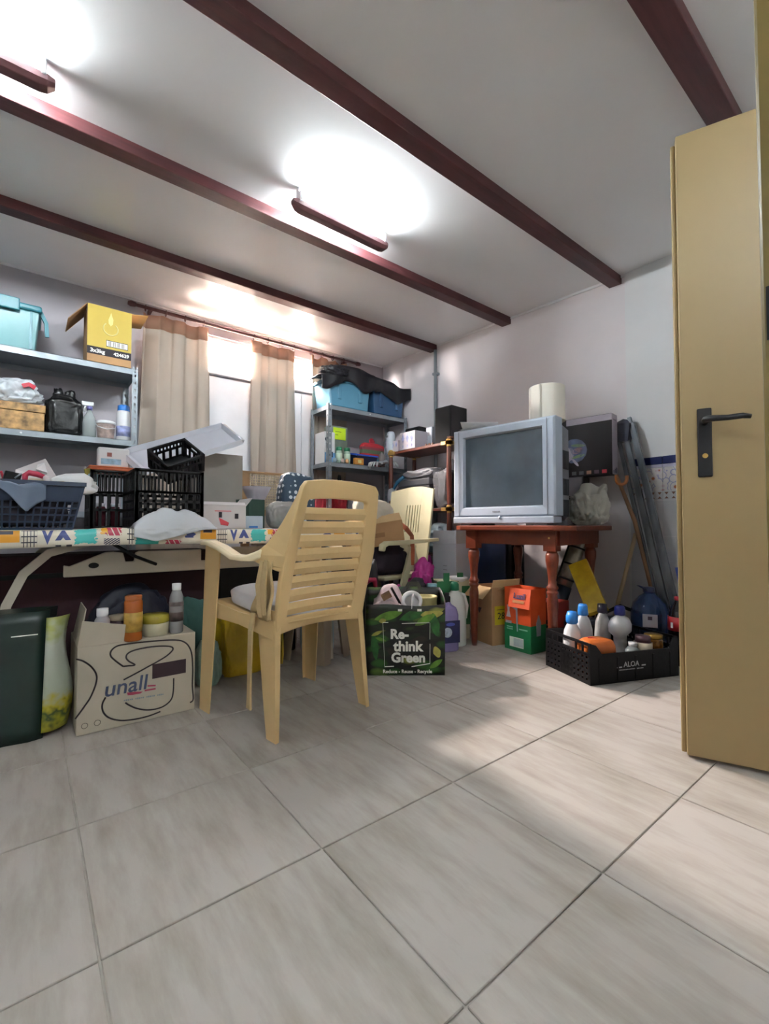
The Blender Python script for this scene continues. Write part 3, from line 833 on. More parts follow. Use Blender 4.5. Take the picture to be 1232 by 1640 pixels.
for s in (-1, 1):
    MB().tube([(s * .25, -.28, .668), (s * .25, -.05, .662), (s * .25, .16, .655), (s * .25, .25, .655), (s * .25, .285, .64), (s * .25, .292, .605)], [.8, 1, 1.05, 1.0, .95, .8], sq=(.026, .014)).build('armrest', M_fold, fc, bevel=.005)
    MB().tube([(s * .245, -.02, .64), (s * .245, .22, 0)], 1, sq=(.010, .026)).build('leg', M_fold, fc)
    MB().tube([(s * .225, -.02, .64), (s * .225, -.25, .0)], 1, sq=(.010, .024)).build('leg', M_fold, fc)
    MB().tube([(s * .235, -.19, .24), (s * .235, .14, .24)], 1, sq=(.008, .018)).build('side_rail', M_fold, fc)

# ------------------------------------------------------------------ plastic stool under the table end
st = thing('plastic_stool', 'beige plastic stool tucked under the end of the folding table', 'stool', (1.346, 2.355, 0), radians(24))
M_stool = mat('grey beige plastic', '#a49582', .5, var=.06)
MB().box(-.15, -.15, .40, .15, .15, .43).build('seat', M_stool, st, bevel=.015)
for sx in (-1, 1):
    for sy in (-1, 1):
        leg(sx, sy * .15, sy * .12, .41, sx * .128, sx * .11, .085, .075, -sy, .06, .055).build('leg', M_stool, st, bevel=.002)

# ------------------------------------------------------------------ pine table under the television
TA = radians(8.0)
tvt = thing('pine_table', 'varnished orange pine table with turned legs carrying the television', 'table', (2.615, 1.745, 0), TA)
TTZ = .772
w2, d2 = .385, .40
b = MB(); c = .09
poly = [(-w2, -d2 + c), (-w2 + c, -d2), (w2 - c, -d2), (w2, -d2 + c), (w2, d2 - c), (w2 - c, d2), (-w2 + c, d2), (-w2, d2 - c)]
b.prism(poly, TTZ - .032, TTZ, 'Z'); b.build('tabletop', M_orangewood, tvt, bevel=.008, seg=3)
e = .30
for a, c2 in (((-e, -e), (-e, e)), ((e, -e), (e, e)), ((-e, -e), (e, -e)), ((-e, e), (e, e))):
    b = MB(); b.box(min(a[0], c2[0]) - .011, min(a[1], c2[1]) - .011, TTZ - .115, max(a[0], c2[0]) + .011, max(a[1], c2[1]) + .011, TTZ - .032)
    b.build('apron', M_orangewood, tvt)
prof = [(.016, 0), (.02, .03), (.028, .26), (.031, .34), (.025, .375), (.032, .385), (.032, .395), (.025, .402), (.032, .412), (.032, .422), (.024, .432), (.022, .46), (.028, .52), (.036, .57), (.036, .60), (.028, .625)]
for x in (-e, e):
    for y in (-e + .04, e - .04):
        b = MB().lathe(prof, 16, (x, y, 0)); b.box(x - .036, y - .036, .625, x + .036, y + .036, TTZ - .032)
        lg = b.build('leg', M_orangewood, tvt)
MB().lathe([(.006, -.002), (.004, .002)], 10, M=Matrix.Translation((-e - .037, -e + .04, .70)) @ Matrix.Rotation(pi/2, 4, 'Y')).build('screw_cap', M_brass, tvt)

# ------------------------------------------------------------------ television
M_tvs = mat('silver television plastic', '#a9b3c2', .38, .15, var=.04)
M_tvd = mat('grey television shell', '#74757c', .5, var=.05)
M_scr = mat('dark television glass', '#4a545d', .16, var=.25, scale=2.5)
tv = thing('television', 'bulky silver tube television with a dark screen on the pine table', 'television', (2.262, 1.735, TTZ), TA)
W, H = .345, .622     # half width, height
b = MB()
# bezel ring around the screen opening, front faces local -X
ow, z0, z1 = W, .055, H; iw, iz0, iz1 = .262, .118, .563
def rect(x, a, lo, hi): return [(x, -a, lo), (x, a, lo), (x, a, hi), (x, -a, hi)]
b.loft([rect(.10, ow, z0, z1), rect(.012, ow, z0, z1), rect(0, ow - .012, z0 + .008, z1 - .012), rect(.004, iw + .008, iz0 - .008, iz1 + .008), rect(.028, iw, iz0, iz1)], smooth=False, cap=False)
b.build('bezel', M_tvs, tv, bevel=.003)
for s in (-1, 1): MB().box(-.002, min(s * (W - .048), s * (W - .045)), .06, .0, max(s * (W - .048), s * (W - .045)), H - .01).build('trim_line', M_tvd, tv)
def scr(u, v):
    y = -iw + 2 * iw * u; z = iz0 + (iz1 - iz0) * v
    return (.026 - .016 * (1 - (y / iw) ** 2) * (1 - ((z - .34) / .23) ** 2 * .9), y, z)
MB().grid(scr, 16, 12).build('screen', M_scr, tv)
MB().box(-.006, -W + .01, .012, .11, W - .004, .053).build('lower_strip', M_tvs, tv, bevel=.006)
MB().lathe([(.011, -.003), (.009, .004), (0, .006)], 14, M=Matrix.Translation((-.006, .0, .048)) @ Matrix.Rotation(-pi/2, 4, 'Y')).build('power_button', M_tvs, tv)
b = MB()
for k in range(6): b.box(-.0012, .045 - k * .009, .080, -.0002, .051 - k * .009, .089)
b.build('maker_mark', M_tvd, tv)
b = MB()
def oct_(x, a, lo, hi, k): return [(x, -a + k, lo), (x, a - k, lo), (x, a, lo + k), (x, a, hi - k), (x, a - k, hi), (x, -a + k, hi), (x, -a, hi - k), (x, -a, lo + k)]
b.loft([oct_(.10, W - .012, .03, H - .012, .02), oct_(.24, W - .02, .03, H - .02, .03), oct_(.36, .25, .035, H - .09, .05), oct_(.47, .19, .06, H - .17, .05), oct_(.50, .17, .08, H - .2, .05)], smooth=False)
sh = b.build('rear_shell', M_tvd, tv)
for zc, hh in ((.385, .055), (.225, .048), (.10, .05)):
    for k in range(6):
        x = .125 + k * .018
        MB().box(x, -W + .0125 - .002 , zc - hh, x + .006, -W + .02, zc + hh).build('vent_slot', mat('vent shadow grey', '#3a3b40', .7), sh)
b = MB()
for s in (-1, 1): b.box(.01, s * .25 - .04, 0, .3, s * .25 + .04, .032)
b.build('foot', M_tvd, tv)
# ------------------------------------------------------------------ clutter
def px(p, n): return n * (Vector(p) - CP).dot(_FP) / F_PX      # metres spanned by n units of view at p
def base(p, z): return Vector((p.x, p.y, z))
def curve_on(t, name, pts, to_local, r, m, closed=False):
    """a printed line: flat ribbon through points lying on a face"""
    q = [to_local(p) for p in pts]
    # smooth with Catmull-Rom
    out = []
    for i in range(len(q) - 1):
        p0, p1, p2, p3 = q[max(i - 1, 0)], q[i], q[i + 1], q[min(i + 2, len(q) - 1)]
        for k in range(6):
            s = k / 6
            out.append(.5 * ((2 * p1) + (p2 - p0) * s + (2 * p0 - 5 * p1 + 4 * p2 - p3) * s * s + (3 * p1 - p0 - 3 * p2 + p3) * s ** 3))
    out.append(q[-1])
    MB().tube(out, r, 4).build(name, m, t)
M_teal = mat('teal tub plastic', '#1f6f7c', .35, var=.06)
M_tealc = mat('translucent teal tub', '#7fb6bb', .25, var=.12, scale=4, transl=.3)
M_blue = mat('blue cap plastic', '#2c77c8', .35)
M_green = mat('green cap plastic', '#176b4a', .35)
M_red = mat('red plastic', '#b5283a', .4)
M_navy2 = mat('navy plastic', '#1a2a44', .4, var=.1)
M_orange = mat('orange plastic', '#c9622c', .45)
M_yellow = mat('yellow plastic film', '#c2a01c', .35, var=.15, bump=.5, bscale=22)
M_pink = mat('magenta bag film', '#b5308a', .35, var=.12, transl=.15)
M_lblue = mat('pale blue carrier film', '#9fb6c2', .35, var=.08, transl=.2)
M_grey = mat('grey film', '#9a9ba2', .4, var=.12)
M_pgreen = mat('pale green film', '#86a093', .35, var=.1)
M_tealbag = mat('dull teal fabric', '#46716c', .8, var=.12)

# --- on the shelving behind the table (front edge y = 3.45)
SY = 3.47
z = LZ[0]
xr = at(64, 540, Y=3.5).x
t = thing('storage_tub', 'teal clip-lid storage tub on top of the shelving beside the yellow carton', 'storage tub', (xr - .26, 3.64, z))
b = MB(); b.loft([[(-.235, -.135, 0), (.235, -.135, 0), (.235, .135, 0), (-.235, .135, 0)], [(-.255, -.155, .25), (.255, -.155, .25), (.255, .155, .25), (-.255, .155, .25)]], smooth=False)
b.build('tub_body', M_tealc, t, bevel=.012)
MB().box(-.268, -.17, .245, .268, .17, .285).build('lid', M_teal, t, bevel=.012)
MB().box(.03, -.186, .225, .16, -.166, .30).build('clip', M_teal, t, bevel=.006)
MB().tube([(.262, -.12, .262), (.29, -.12, .20), (.296, -.11, .12)], 1, sq=(.010, .014)).build('clip_handle', M_teal, t)
MB().tube([(-.262, -.12, .262), (-.29, -.12, .20), (-.296, -.11, .12)], 1, sq=(.010, .014)).build('clip_handle', M_teal, t)
for s in (-1, 1): MB().box(s * .215 - .006, -.158, .01, s * .215 + .006, -.136, .245).build('rib', M_teal, t)

M_gold = mat('mustard printed board', '#b39a3c', .55, var=.04)
p0, p1 = at(139, 570, Y=3.455).x, at(210, 575, Y=3.455).x
w_, h_ = p1 - p0, .375
t = carton('open_carton', 'mustard yellow carton with black band and open flaps on top of shelving', 'carton', ((p0 + p1) / 2, 3.455 + .13, z + .001), w_, .26, h_, M_card, flaps=(), bevel=.003)
panel(t, 'printed_front', -w_/2, .10, w_/2, h_, -.1305, M_gold)
panel(t, 'black_band', -w_/2, .05, w_/2, .10, -.1307, M_ink)
txt(t, '3x3kg', .034, (-w_ * .27, -.1315, .073), FRONT, M_inkw, .001); txt(t, '424629', .030, (w_ * .27, -.1315, .073), FRONT, M_inkw, .001)
panel(t, 'barcode_frame', -w_*.08, .115, w_*.42, .158, -.1316, M_ink)
panel(t, 'barcode_field', -w_*.07, .119, w_*.41, .154, -.132, M_inkw)
b = MB()
for k in range(16):
    if k % 4: b.box(-w_*.055 + k*.0062, -.1337, .121, -w_*.055 + k*.0062 + .003, -.1328, .152)
b.build('barcode', M_ink, t)
M_pale = mat('pale gold ink', '#cfc07c', .6)
c = [Vector((.004 + .042 * cos(a), -.1313, .235 + .042 * sin(a))) for a in [pi*.72 + k * pi * 1.55 / 14 for k in range(15)]]
MB().tube(c, .004, 4).build('ring_emblem', M_pale, t)
MB().prism([(.005, .345), (.018, .30), (.016, .27), (.004, .255), (-.008, .27), (-.010, .295)], -.1325, -.1316).build('flame_emblem', M_pale, t)
for sx in (-1, 1):
    b = MB(); x = sx * w_ / 2
    b.slab((x, -.128, h_), (x, .128, h_), (x + sx * .10, .128, h_ - (.13 if sx < 0 else -.015)), (x + sx * .10, -.128, h_ - (.13 if sx < 0 else -.015)), .004)
    b.build('flap', M_card if sx < 0 else mat('mustard flap board', '#a8844a', .7), t)

z = LZ[1]
M_patt = mat('orange flowered card', '#b08a58', .6, var=.45, scale=26)
p1 = at(71, 690, Y=SY).x
t = thing('patterned_box', 'orange flowered gift box with a lid under a carrier bag', 'box', (p1 - .15, 3.60, z))
MB().box(-.15, -.12, 0, .15, .12, .115).build('box_body', M_patt, t, bevel=.003)
MB().box(-.154, -.124, .118, .154, .124, .165).build('lid', M_patt, t, bevel=.003)
t = bag('carrier_bag', 'white carrier bag with a red mark lying on the flowered box', 'bag', (p1 - .15, 3.58, z + .166), (.30, .22, .17), M_bagw, 3, wr=.3, sq=.85, pinch=.25)
MB().tube([(.04, -.105, .10), (.07, -.108, .115), (.10, -.10, .10)], 1, sq=(.006, .012)).build('red_mark', M_red, t)
p = at(102, 690, Y=3.52)
bag('black_bag', 'black plastic bag with knotted top beside the spray bottle', 'bag', (p.x, 3.58, z + .001), (px(p, 54), .19, px(p, 66)), M_bagk, 8, wr=.13, sq=.45, ears=2)
p = at(143, 692, Y=3.52)
M_pet = mat('clear bottle plastic', '#a9b3b4', .15, var=.03, alpha=.5)
t = bottle('spray_bottle', 'clear spray bottle with white trigger head on the shelving', (p.x, 3.53, z + .001), [(.036, 0), (.040, .005), (.041, .10), (.034, .135), (.018, .165), (.014, .185)], M_pet, [(.016, .183), (.017, .205), (.012, .21)], mat('violet collar', '#5b5a8e', .4))
MB().box(-.045, -.012, .21, .022, .012, .238).build('trigger_head', M_white, t, bevel=.004)
MB().tube([(-.02, 0, .212), (-.03, 0, .19), (-.026, 0, .17)], .005, 8).build('trigger', M_white, t)
MB().lathe([(.034, .004), (.037, .008), (.038, .045), (0, .046)], 16).build('liquid', mat('pale green liquid', '#90a69b', .2, alpha=.7), t)
p = at(170, 696, Y=3.5)
t = bottle('printed_tub', 'small printed tub with a white lid and wire handle', (p.x, 3.52, z + .001), [(.042, 0), (.046, .004), (.055, .095), (.057, .10)], mat('printed tub', '#b7a39c', .5, var=.3, scale=30), [(.058, .098), (.060, .102), (.060, .116), (.045, .122), (.02, .124), (0, .124)], M_white, 'tub')
MB().tube([(-.058, 0, .10), (-.05, -.035, .075), (0, -.058, .06), (.05, -.035, .075), (.058, 0, .10)], .003, 6).build('handle', M_white, t)
p = at(197, 698, Y=3.5)
t = bottle('tall_bottle', 'tall white bottle with a bright blue cap by the shelf post', (p.x + .006, 3.53, z + .001), [(.040, 0), (.043, .006), (.043, .19), (.038, .205), (.034, .208)], M_white, [(.037, .206), (.038, .21), (.036, .242), (.03, .246), (0, .246)], M_blue)
MB().lathe([(.0435, .03), (.0435, .10)], 20).build('printed_label', mat('lilac print', '#9aa3cf', .5, var=.3, scale=30), t)

# --- on the folding table, front row (y ~ 2.1 - 2.5)
TT = TZ + .0065
xr = .205
t = thing('laundry_basket', 'navy plastic laundry basket with lattice sides heaped with odds and ends', 'basket', (xr - .28, 2.32, TT + .003))
b = MB(); hw, hd, hb = .25, .17, .175
def wall(sgn, axis, b):
    L_ = hw if axis == 'x' else hd
    def place(u, q, z):
        k = .86 + .14 * z / hb
        if axis == 'x': return Vector((u * k, sgn * (hd * k - q), z))
        return Vector((sgn * (hw * k - q), u * k, z))
    lattice(b, -L_, L_, .0, hb * .62, 20 if axis == 'x' else 13, 4, .004, .006, place)
    lattice(b, -L_, L_, hb * .62, hb, 1, 1, .004, .006, place)
    pts = [place(u, q, z) for z in (hb * .62, hb) for q in (0, .004) for u in (-L_, L_)]
    b.add(pts, [(0, 2, 3, 1), (4, 5, 7, 6), (0, 1, 5, 4), (2, 6, 7, 3), (0, 4, 6, 2), (1, 3, 7, 5)])
for s in (-1, 1): wall(s, 'x', b); wall(s, 'y', b)
b.box(-hw*.86, -hd*.86, 0, hw*.86, hd*.86, .005)
b.build('basket_body', M_navy2, t)
for s in (-1, 1):
    MB().tube([(s*hw, -.11, hb), (s*(hw+.012), -.07, hb + .035), (s*(hw+.014), 0, hb + .045), (s*(hw+.012), .07, hb + .035), (s*hw, .11, hb)], 1, sq=(.012, .008)).build('handle', M_navy2, t)
MB().tube([(-hw, -hd, hb), (hw, -hd, hb), (hw, hd, hb), (-hw, hd, hb), (-hw, -hd, hb)], 1, sq=(.010, .008)).build('rim', M_navy2, t)
bz = TT + hb
fill = fit(blob((.4, .28, .14), 41, .1, .5, 3), (.42, .28, .15)); o = fill.build('cloth_heap', mat('dark heaped cloth', '#2c2a33', .9, var=.3), None, loc=(xr - .28, 2.31, TT + .012))
tag(o, 'dark cloth heap filling the navy laundry basket', 'cloth')
M_lgrey = mat('light grey card', '#c3bfc1', .6, var=.05)
A, B_, C_, D_ = at(24, 768, Y=2.24), at(95, 770, Y=2.24), at(73, 734, Y=2.30), at(24, 752, Y=2.30)
t = thing('white_box', 'flat white box tilted up out of the navy basket', 'box', (0, 0, 0))
MB().slab(A, B_, C_, D_, -.05).build('box_body', M_lgrey, t, bevel=.003)
q1, q2, q3, q4 = at(58, 752, Y=2.265), at(76, 758, Y=2.265), at(71, 742, Y=2.285), at(60, 745, Y=2.285)
d_ = Vector((0, -.004, 0)); MB().slab(q1 + d_, q2 + d_, q3 + d_, q4 + d_, .003).build('printed_oval', M_white, t)
a = at(40, 766, Y=2.2); c = at(75, 766, Y=2.2)
t = thing('hand_tool', 'red curved handle with pale end poking from the navy basket', 'tool', (a.x, a.y, a.z))
dx = c.x - a.x
MB().tube([(0, 0, -.02), (0, 0, .012), (.012, 0, .022), (dx * .55, 0, .018), (dx * .9, 0, .008)], [.008, .010, .011, .011, .009], 12).build('handle', mat('coral red grip', '#bd3450', .4), t)
MB().tube([(dx * .88, 0, .010), (dx * 1.05, -.004, -.002), (dx * 1.1, -.004, -.02)], [.010, .012, .009], 12).build('pale_end', M_lgrey, t)
p = at(18, 768, Y=2.21)
t = thing('small_radio', 'small black gadget standing among papers in navy basket', 'gadget', (p.x, 2.22, bz - .01)); MB().cbox((0, 0, .025), (.05, .03, .06), (.1, .2, .15)).build('case', M_black, t, bevel=.004)
MB().tube([(.01, -.017, .03), (.03, -.018, .05)], .003, 6).build('clip', M_steel, t)
M_film = mat('blue grey plastic film', '#5d6b80', .3, var=.12)
b = MB(); a0, a1 = at(-40, 768, Y=2.135), at(74, 782, Y=2.135)
def drape(u, v):
    x = a0.x + (a1.x - a0.x) * u
    low = .085 * max(0, 1 - abs(u - .72) / .42) + .02
    top = bz + .012 - .02 * u
    if v < .3: return (x, 2.20 - .2 * v, top + .01 * sin(u * 9))
    k = (v - .3) / .7
    return (x, 2.132 - .006 * sin(u * 11 + k), top - low * k + .003 * sin(u * 17))
b.grid(drape, 30, 14); o = b.build('plastic_sheet', M_film, None, solid=.001)
tag(o, 'blue grey plastic film hanging over the navy basket rim', 'plastic sheet')
p = at(118, 778, Y=2.26)
o = fit(blob((.16, .12, .09), 12, .35, .6, 3, fold=1.6), (.17, .13, .085)).build('crumpled_papers', M_white, None, loc=(p.x, p.y, bz - .03)); tag(o, 'crumpled white papers at the end of the navy basket', 'paper')
p = at(70, 772, Y=2.2)
o = fit(blob((.16, .1, .06), 14, .3, .6, 3, fold=1.6), (.16, .1, .06)).build('paper_scraps', mat('cream paper', '#cbbfa9', .8, var=.12), None, loc=(p.x, p.y + .03, bz - .03)); tag(o, 'cream paper scraps lying below the red handle in basket', 'paper')
p = at(4, 735, Y=2.5)
t = thing('red_tool', 'red loop handled tool standing behind the navy basket', 'tool', (p.x - .008, 2.52, bz - .03))
MB().tube([(0, 0, -.1), (0, 0, .04), (.012, 0, .075), (.004, 0, .10), (-.02, 0, .095), (-.025, 0, .06), (-.012, 0, .04)], .006, 8).build('loop', M_red, t)
MB().cyl((0, 0, -.13), (0, 0, -.09), .009).build('ferrule', M_black, t)

# crates
p = at(176, 838, Y=2.45)
crate('black_crate', 'black plastic crate of bottles with an orange lid across it, between basket and tall crate', (.335, 2.63, TT), .22, .24, .28, M_black, na=6, nb=6, nz=3)
lid = at(178, 752, Y=2.55)
t = thing('serving_tray', 'thin orange tray laid across the black crate', 'tray', (lid.x + .012, 2.63, TT + .281))
MB().box(-.10, -.11, 0, .10, .11, .018).build('tray_body', M_orange, t, bevel=.004)
MB().box(-.104, -.114, .014, .104, .114, .020).build('rim', M_orange, t, bevel=.002)
for k in range(3):
    bottle('small_jar', ['dark red jar inside the black crate nearest the navy basket', 'dark red jar in the middle of the black crate', 'dark red jar inside the black crate nearest the tall crate'][k], (.275 + k * .06, 2.56, TT + .008), [(.02, 0), (.022, .08), (.018, .1)], mat('dark red glass', '#52202a', .2), [(.019, .1), (.019, .115), (0, .116)], M_white, 'jar', group='jars inside the black crate')
q = at(145, 756, Y=2.53); t = thing('yellow_card', 'small olive yellow card propped beside the orange tray', 'card', (q.x, 2.53, TT + .215))
MB().cbox((0, 0, .055), (.048, .01, .032), (.2, -.2, .1)).build('card_body', mat('olive card', '#94893a', .7), t, bevel=.002); MB().box(-.01, -.004, -.02, .03, .004, .045).build('stand', M_lblue, t)
q = at(177, 752, Y=2.58)
t = carton('tablet_carton', 'small white medicine carton with blue print standing on the orange tray', 'carton', (q.x + .012, 2.59, TT + .302), .135, .06, .095, M_paper, bevel=.008)
panel(t, 'printed_band', -.055, .012, .03, .04, -.0305, mat('soft blue print', '#8fb0c8', .6, var=.25, scale=40)); panel(t, 'printed_mark', -.03, .05, -.01, .07, -.0305, mat('rust print', '#9a5a50', .6))
xa, xb = at(215, 838, Y=2.165).x, at(326, 838, Y=2.165).x
cw = xb - xa
crate('tall_black_crate', 'tall black lattice crate at the table front with a smaller crate tipped on top', ((xa + xb) / 2, 2.165 + .155, TT), cw, .31, .262, M_black, na=8, nb=10, nz=5)
# tray, small tipped crate
TR, BR = at(356, 684, Y=2.62), at(388, 711, Y=2.46)
TL, BL = at(196, 728, Y=2.62), at(232, 760, Y=2.46)
t = thing('white_tray', 'long shallow white tray lying aslant under the tipped crate', 'tray', (0, 0, 0))
n = (TR - BL).cross(TL - BR).normalized()
if n.y > 0: n = -n
M_tray = mat('bluish white tray foam', '#c3c7d2', .45, var=.03)
MB().slab(BL, BR, TR, TL, .006).build('tray_floor', M_tray, t)
for a, c in ((BL, BR), (BR, TR), (TR, TL), (TL, BL)):
    MB().tube([a + n * .012, c + n * .012], 1, sq=(.011, .014)).build('tray_rim', M_tray, t)
o = at(286, 752, Y=2.27)
R_ = Euler((radians(38), radians(-24), radians(12)))
crate('tipped_crate', 'small black crate tipped over on the tall crate, open side to the viewer', (o.x, 2.30, TT + .285), .19, .155, .10, M_black, na=5, nb=4, nz=2, rot=R_)
# grey upright panel box
xa, xb = at(322, 800, Y=2.60).x, at(389, 800, Y=2.60).x
ztop = at(388, 716, Y=2.60).z
t = carton('grey_carton', 'plain grey carton standing at the back of the table under the white tray', 'carton', ((xa + xb) / 2 - .02, 2.67, TT), xb - xa + .04, .13, ztop - TT - .05, mat('plain grey board', '#8d8882', .6, var=.06))
b = MB(); b.box(-.02, -.0665, .02, .03, -.065, .03); b.build('scuff', mat('dark grey board', '#77726c', .7), t)
# white parcel with red print
xa, xb = at(326, 838, Y=2.2).x, at(396, 838, Y=2.2).x
t = carton('printed_parcel', 'white parcel box with red and black print in front of grey carton', 'carton', ((xa + xb) / 2, 2.30, TT), xb - xa, .17, .115, M_lgrey, flaps=(('F', .02, 2.3), ('R', .05, .9)), inner=M_lgrey)
wq = xb - xa
MB().prism([(-.03, .055), (-.02, .02), (.015, .015), (.02, .03)], -.0858, -.085).build('red_print', mat('coral print', '#cc4450', .6), t)
panel(t, 'black_print', -.03, .055, -.015, .082, -.0855, M_ink); panel(t, 'dark_print', .048, .05, .066, .075, -.0855, M_ink); panel(t, 'red_line', -.05, .085, .03, .089, -.0855, mat('coral print', '#cc4450', .6))
xa, xb = at(380, 838, Y=2.24).x, at(424, 838, Y=2.24).x
t = carton('pale_carton', 'low pale blue carton lying beside the white parcel', 'carton', ((xa + xb) / 2 + .01, 2.36, TT), xb - xa, .18, .066, mat('pale blue board', '#a9b9c8', .55, var=.05), rz=-.1)
panel(t, 'blue_print', .0, .005, .045, .014, -.0905, M_blue)
# crumpled white bag drawn over the cloth edge
b = MB(); c0 = at(275, 850, Y=2.12)
def wbag(u, v):
    x = c0.x - .155 + .33 * u
    s = v * .148
    off = noise.noise(Vector((u * 4, v * 4, 3.3))) * .02 + (1 - abs(noise.noise(Vector((u * 7, v * 5, 1.1)))) * 2) * .014
    env = sin(pi * min(1, max(0, u))) ** .6
    edge = .055 * (.25 + .75 * (1 - abs(u - .3) * 1.4))
    if s < .055: return (x, 2.066 - .008 - off * .4 * env, TZ + .012 - (.055 - s) * max(.1, 1 - abs(u - .25) * 1.5))
    r = s - .055
    return (x, 2.066 + r, TZ + .014 + env * (.070 * sin(pi * min(1, r / .10)) ** .7 + off * .9 * min(1, r * 20)))
b.grid(wbag, 46, 34); o = b.build('plastic_bag', M_bagw, None, solid=.0015)
tag(o, 'crumpled white plastic bag draped over the front edge of the folding table', 'bag')
# bowl, clear bag, tray, dotted bag
p = at(419, 806, Y=2.66)
t = thing('plastic_bowl', 'translucent white bowl behind the pale carton on the table', 'bowl', (p.x - .025, 2.68, TT))
zb = p.z - TT
MB().lathe([(.03, zb * .0), (.035, zb * .5), (.04, zb), (.075, zb + .07), (.088, zb + .1), (.085, zb + .1), (.07, zb + .068), (.035, zb + .008), (0, zb + .006)], 22).build('bowl_body', mat('frosted plastic', '#c0bec8', .3, var=.03, transl=.3), t)
p = at(402, 814, Y=2.55)
t = carton('green_tray', 'dark green open tray behind the white parcel', 'tray', (p.x, 2.56, TT), .11, .12, max(.06, p.z - TT + .05), mat('dark green plastic', '#1f4035', .5), rz=.3, open_top=True)
MB().box(-.055, -.06, .0, -.05, .06, .05).build('divider', M_black, t)
p = at(457, 838, Y=2.3)
bag('clear_bag', 'clear plastic bag of grey fluff by the chair back on the table', 'bag', (p.x, 2.33, TT), (px(p, 56), .15, px(p, 44)), mat('cloudy clear film', '#a3a4a3', .18, var=.15, transl=.3), 21, wr=.08, sq=.8)
def dots_mat():
    m = mat('navy dotted fabric', '#2f4356', .7, var=.05)
    nt = m.node_tree; N = nt.nodes; L = nt.links; p = N['Principled BSDF']
    tc = N.new('ShaderNodeTexCoord'); v = N.new('ShaderNodeTexVoronoi'); v.inputs['Scale'].default_value = 28; v.inputs['Randomness'].default_value = .25
    L.new(tc.outputs['Object'], v.inputs['Vector'])
    rp = N.new('ShaderNodeValToRGB'); rp.color_ramp.interpolation = 'CONSTANT'; e = rp.color_ramp.elements
    e[0].color = lin('#cfd6dc') + [1]; e[1].position = .30; e[1].color = lin('#2f4356') + [1]
    L.new(v.outputs['Distance'], rp.inputs[0]); L.new(rp.outputs[0], p.inputs['Base Color']); return m
p = at(466, 838, Y=2.55)
bag('dotted_bag', 'navy tote bag with white polka dots at the table end', 'bag', (p.x + .02, 2.53, TT), (px(p, 60), .13, at(466, 757, Y=2.55).z - TT), dots_mat(), 23, wr=.06, sq=.45, pinch=.12)
# cane chair back behind the table
xa, xb = at(388, 760, Y=2.98).x, at(462, 760, Y=2.98).x
ztop = at(425, 757, Y=2.98).z
t = thing('cane_chair', 'wooden chair with a woven cane back behind the folding table', 'chair', ((xa + xb) / 2, 2.98, 0))
hw = (xb - xa) / 2; M_tan = mat('tan wood', '#a88660', .6, var=.12)
MB().box(-hw, 0, 0, -hw + .055, .025, ztop - .01).build('post', M_tan, t, bevel=.004); MB().box(hw - .03, 0, 0, hw, .025, ztop - .01).build('post', M_tan, t, bevel=.004)
MB().box(-hw, .0, ztop - .012, hw, .028, ztop + .004).build('top_rail', M_tan, t, bevel=.004); MB().box(-hw, 0, ztop - .30, hw, .025, ztop - .26).build('lower_rail', M_tan, t)
b = MB(); n_ = 15
for k in range(n_):
    x = -hw + .06 + (2 * hw - .09) * k / (n_ - 1)
    b.cyl((x, .006 + .004 * (k % 2), ztop - .26), (x, .006 + .004 * (k % 2), ztop - .012), .0032, n=6)
for k in range(14):
    zz = ztop - .25 + .018 * k
    b.cyl((-hw + .05, .010 - .003 * (k % 2), zz), (hw - .03, .010 - .003 * (k % 2), zz), .0034, n=6)
b.build('cane_weave', mat('pale cane', '#bfae92', .7, var=.1), t)
MB().box(-hw, .02, .42, hw, .40, .46).build('seat', M_tan, t, bevel=.006)
for s in (-1, 1): MB().box(s * hw - (.03 if s > 0 else 0), .36, 0, s * hw + (0 if s > 0 else .03), .40, .42).build('leg', M_tan, t)

# --- under the folding table
M_unall = mat('off white printed carton', '#b5ac9c', .75, var=.05)
ux0, ux1, UY, UH = .152, .566, 2.013, .322
ut = carton('printed_carton', 'off white cardboard carton with looping black lines and blue lettering under the table', 'carton', ((ux0 + ux1) / 2, UY + .16, 0), ux1 - ux0, .32, UH, M_unall)
ucx = (ux0 + ux1) / 2
def uface(c):
    p = at(100 + c[0] / 5.357, 960 + c[1] / 5.357, Y=UY)
    return Vector((p.x - ucx, -.1605, p.z))
M_line = mat('black printed line', '#2b2329', .8)
for cs in ([(118, 512), (180, 530), (250, 580), (292, 650), (285, 730), (240, 840), (180, 930), (110, 1025)],
           [(955, 675), (950, 800), (925, 870), (850, 925), (740, 948), (640, 935), (570, 905), (540, 885)],
           [(370, 840), (342, 900), (350, 965), (400, 1015), (500, 1038), (620, 1028), (740, 1000), (840, 962)],
           [(525, 690), (620, 640), (720, 585), (820, 530), (900, 480), (948, 430), (930, 405), (850, 400), (740, 410), (620, 435), (560, 465), (548, 500), (570, 530), (622, 562), (560, 570), (522, 575)],
           [(522, 575), (460, 530), (415, 485), (420, 440), (470, 400), (560, 382), (700, 365), (850, 352), (960, 348), (1030, 358), (1080, 395), (1110, 470), (1118, 600), (1115, 740), (1122, 855), (1095, 885)]):
    curve_on(ut, 'printed_line', cs, uface, .0029, M_line)
for c in ((190, 1085), (300, 1058)):
    q = uface(c); MB().tube([q + Vector((.010 * cos(a), 0, .010 * sin(a))) for a in [2*pi*k/12 for k in range(13)]], .0008, 4).build('recycling_mark', M_line, ut)
M_unb = mat('blue grey lettering ink', '#46506c', .8)
q = uface((545, 745)); txt(ut, 'unall', .082, q + Vector((0, -.001, 0)), FRONT, M_unb, .0008, shear=.12, sx=.98)
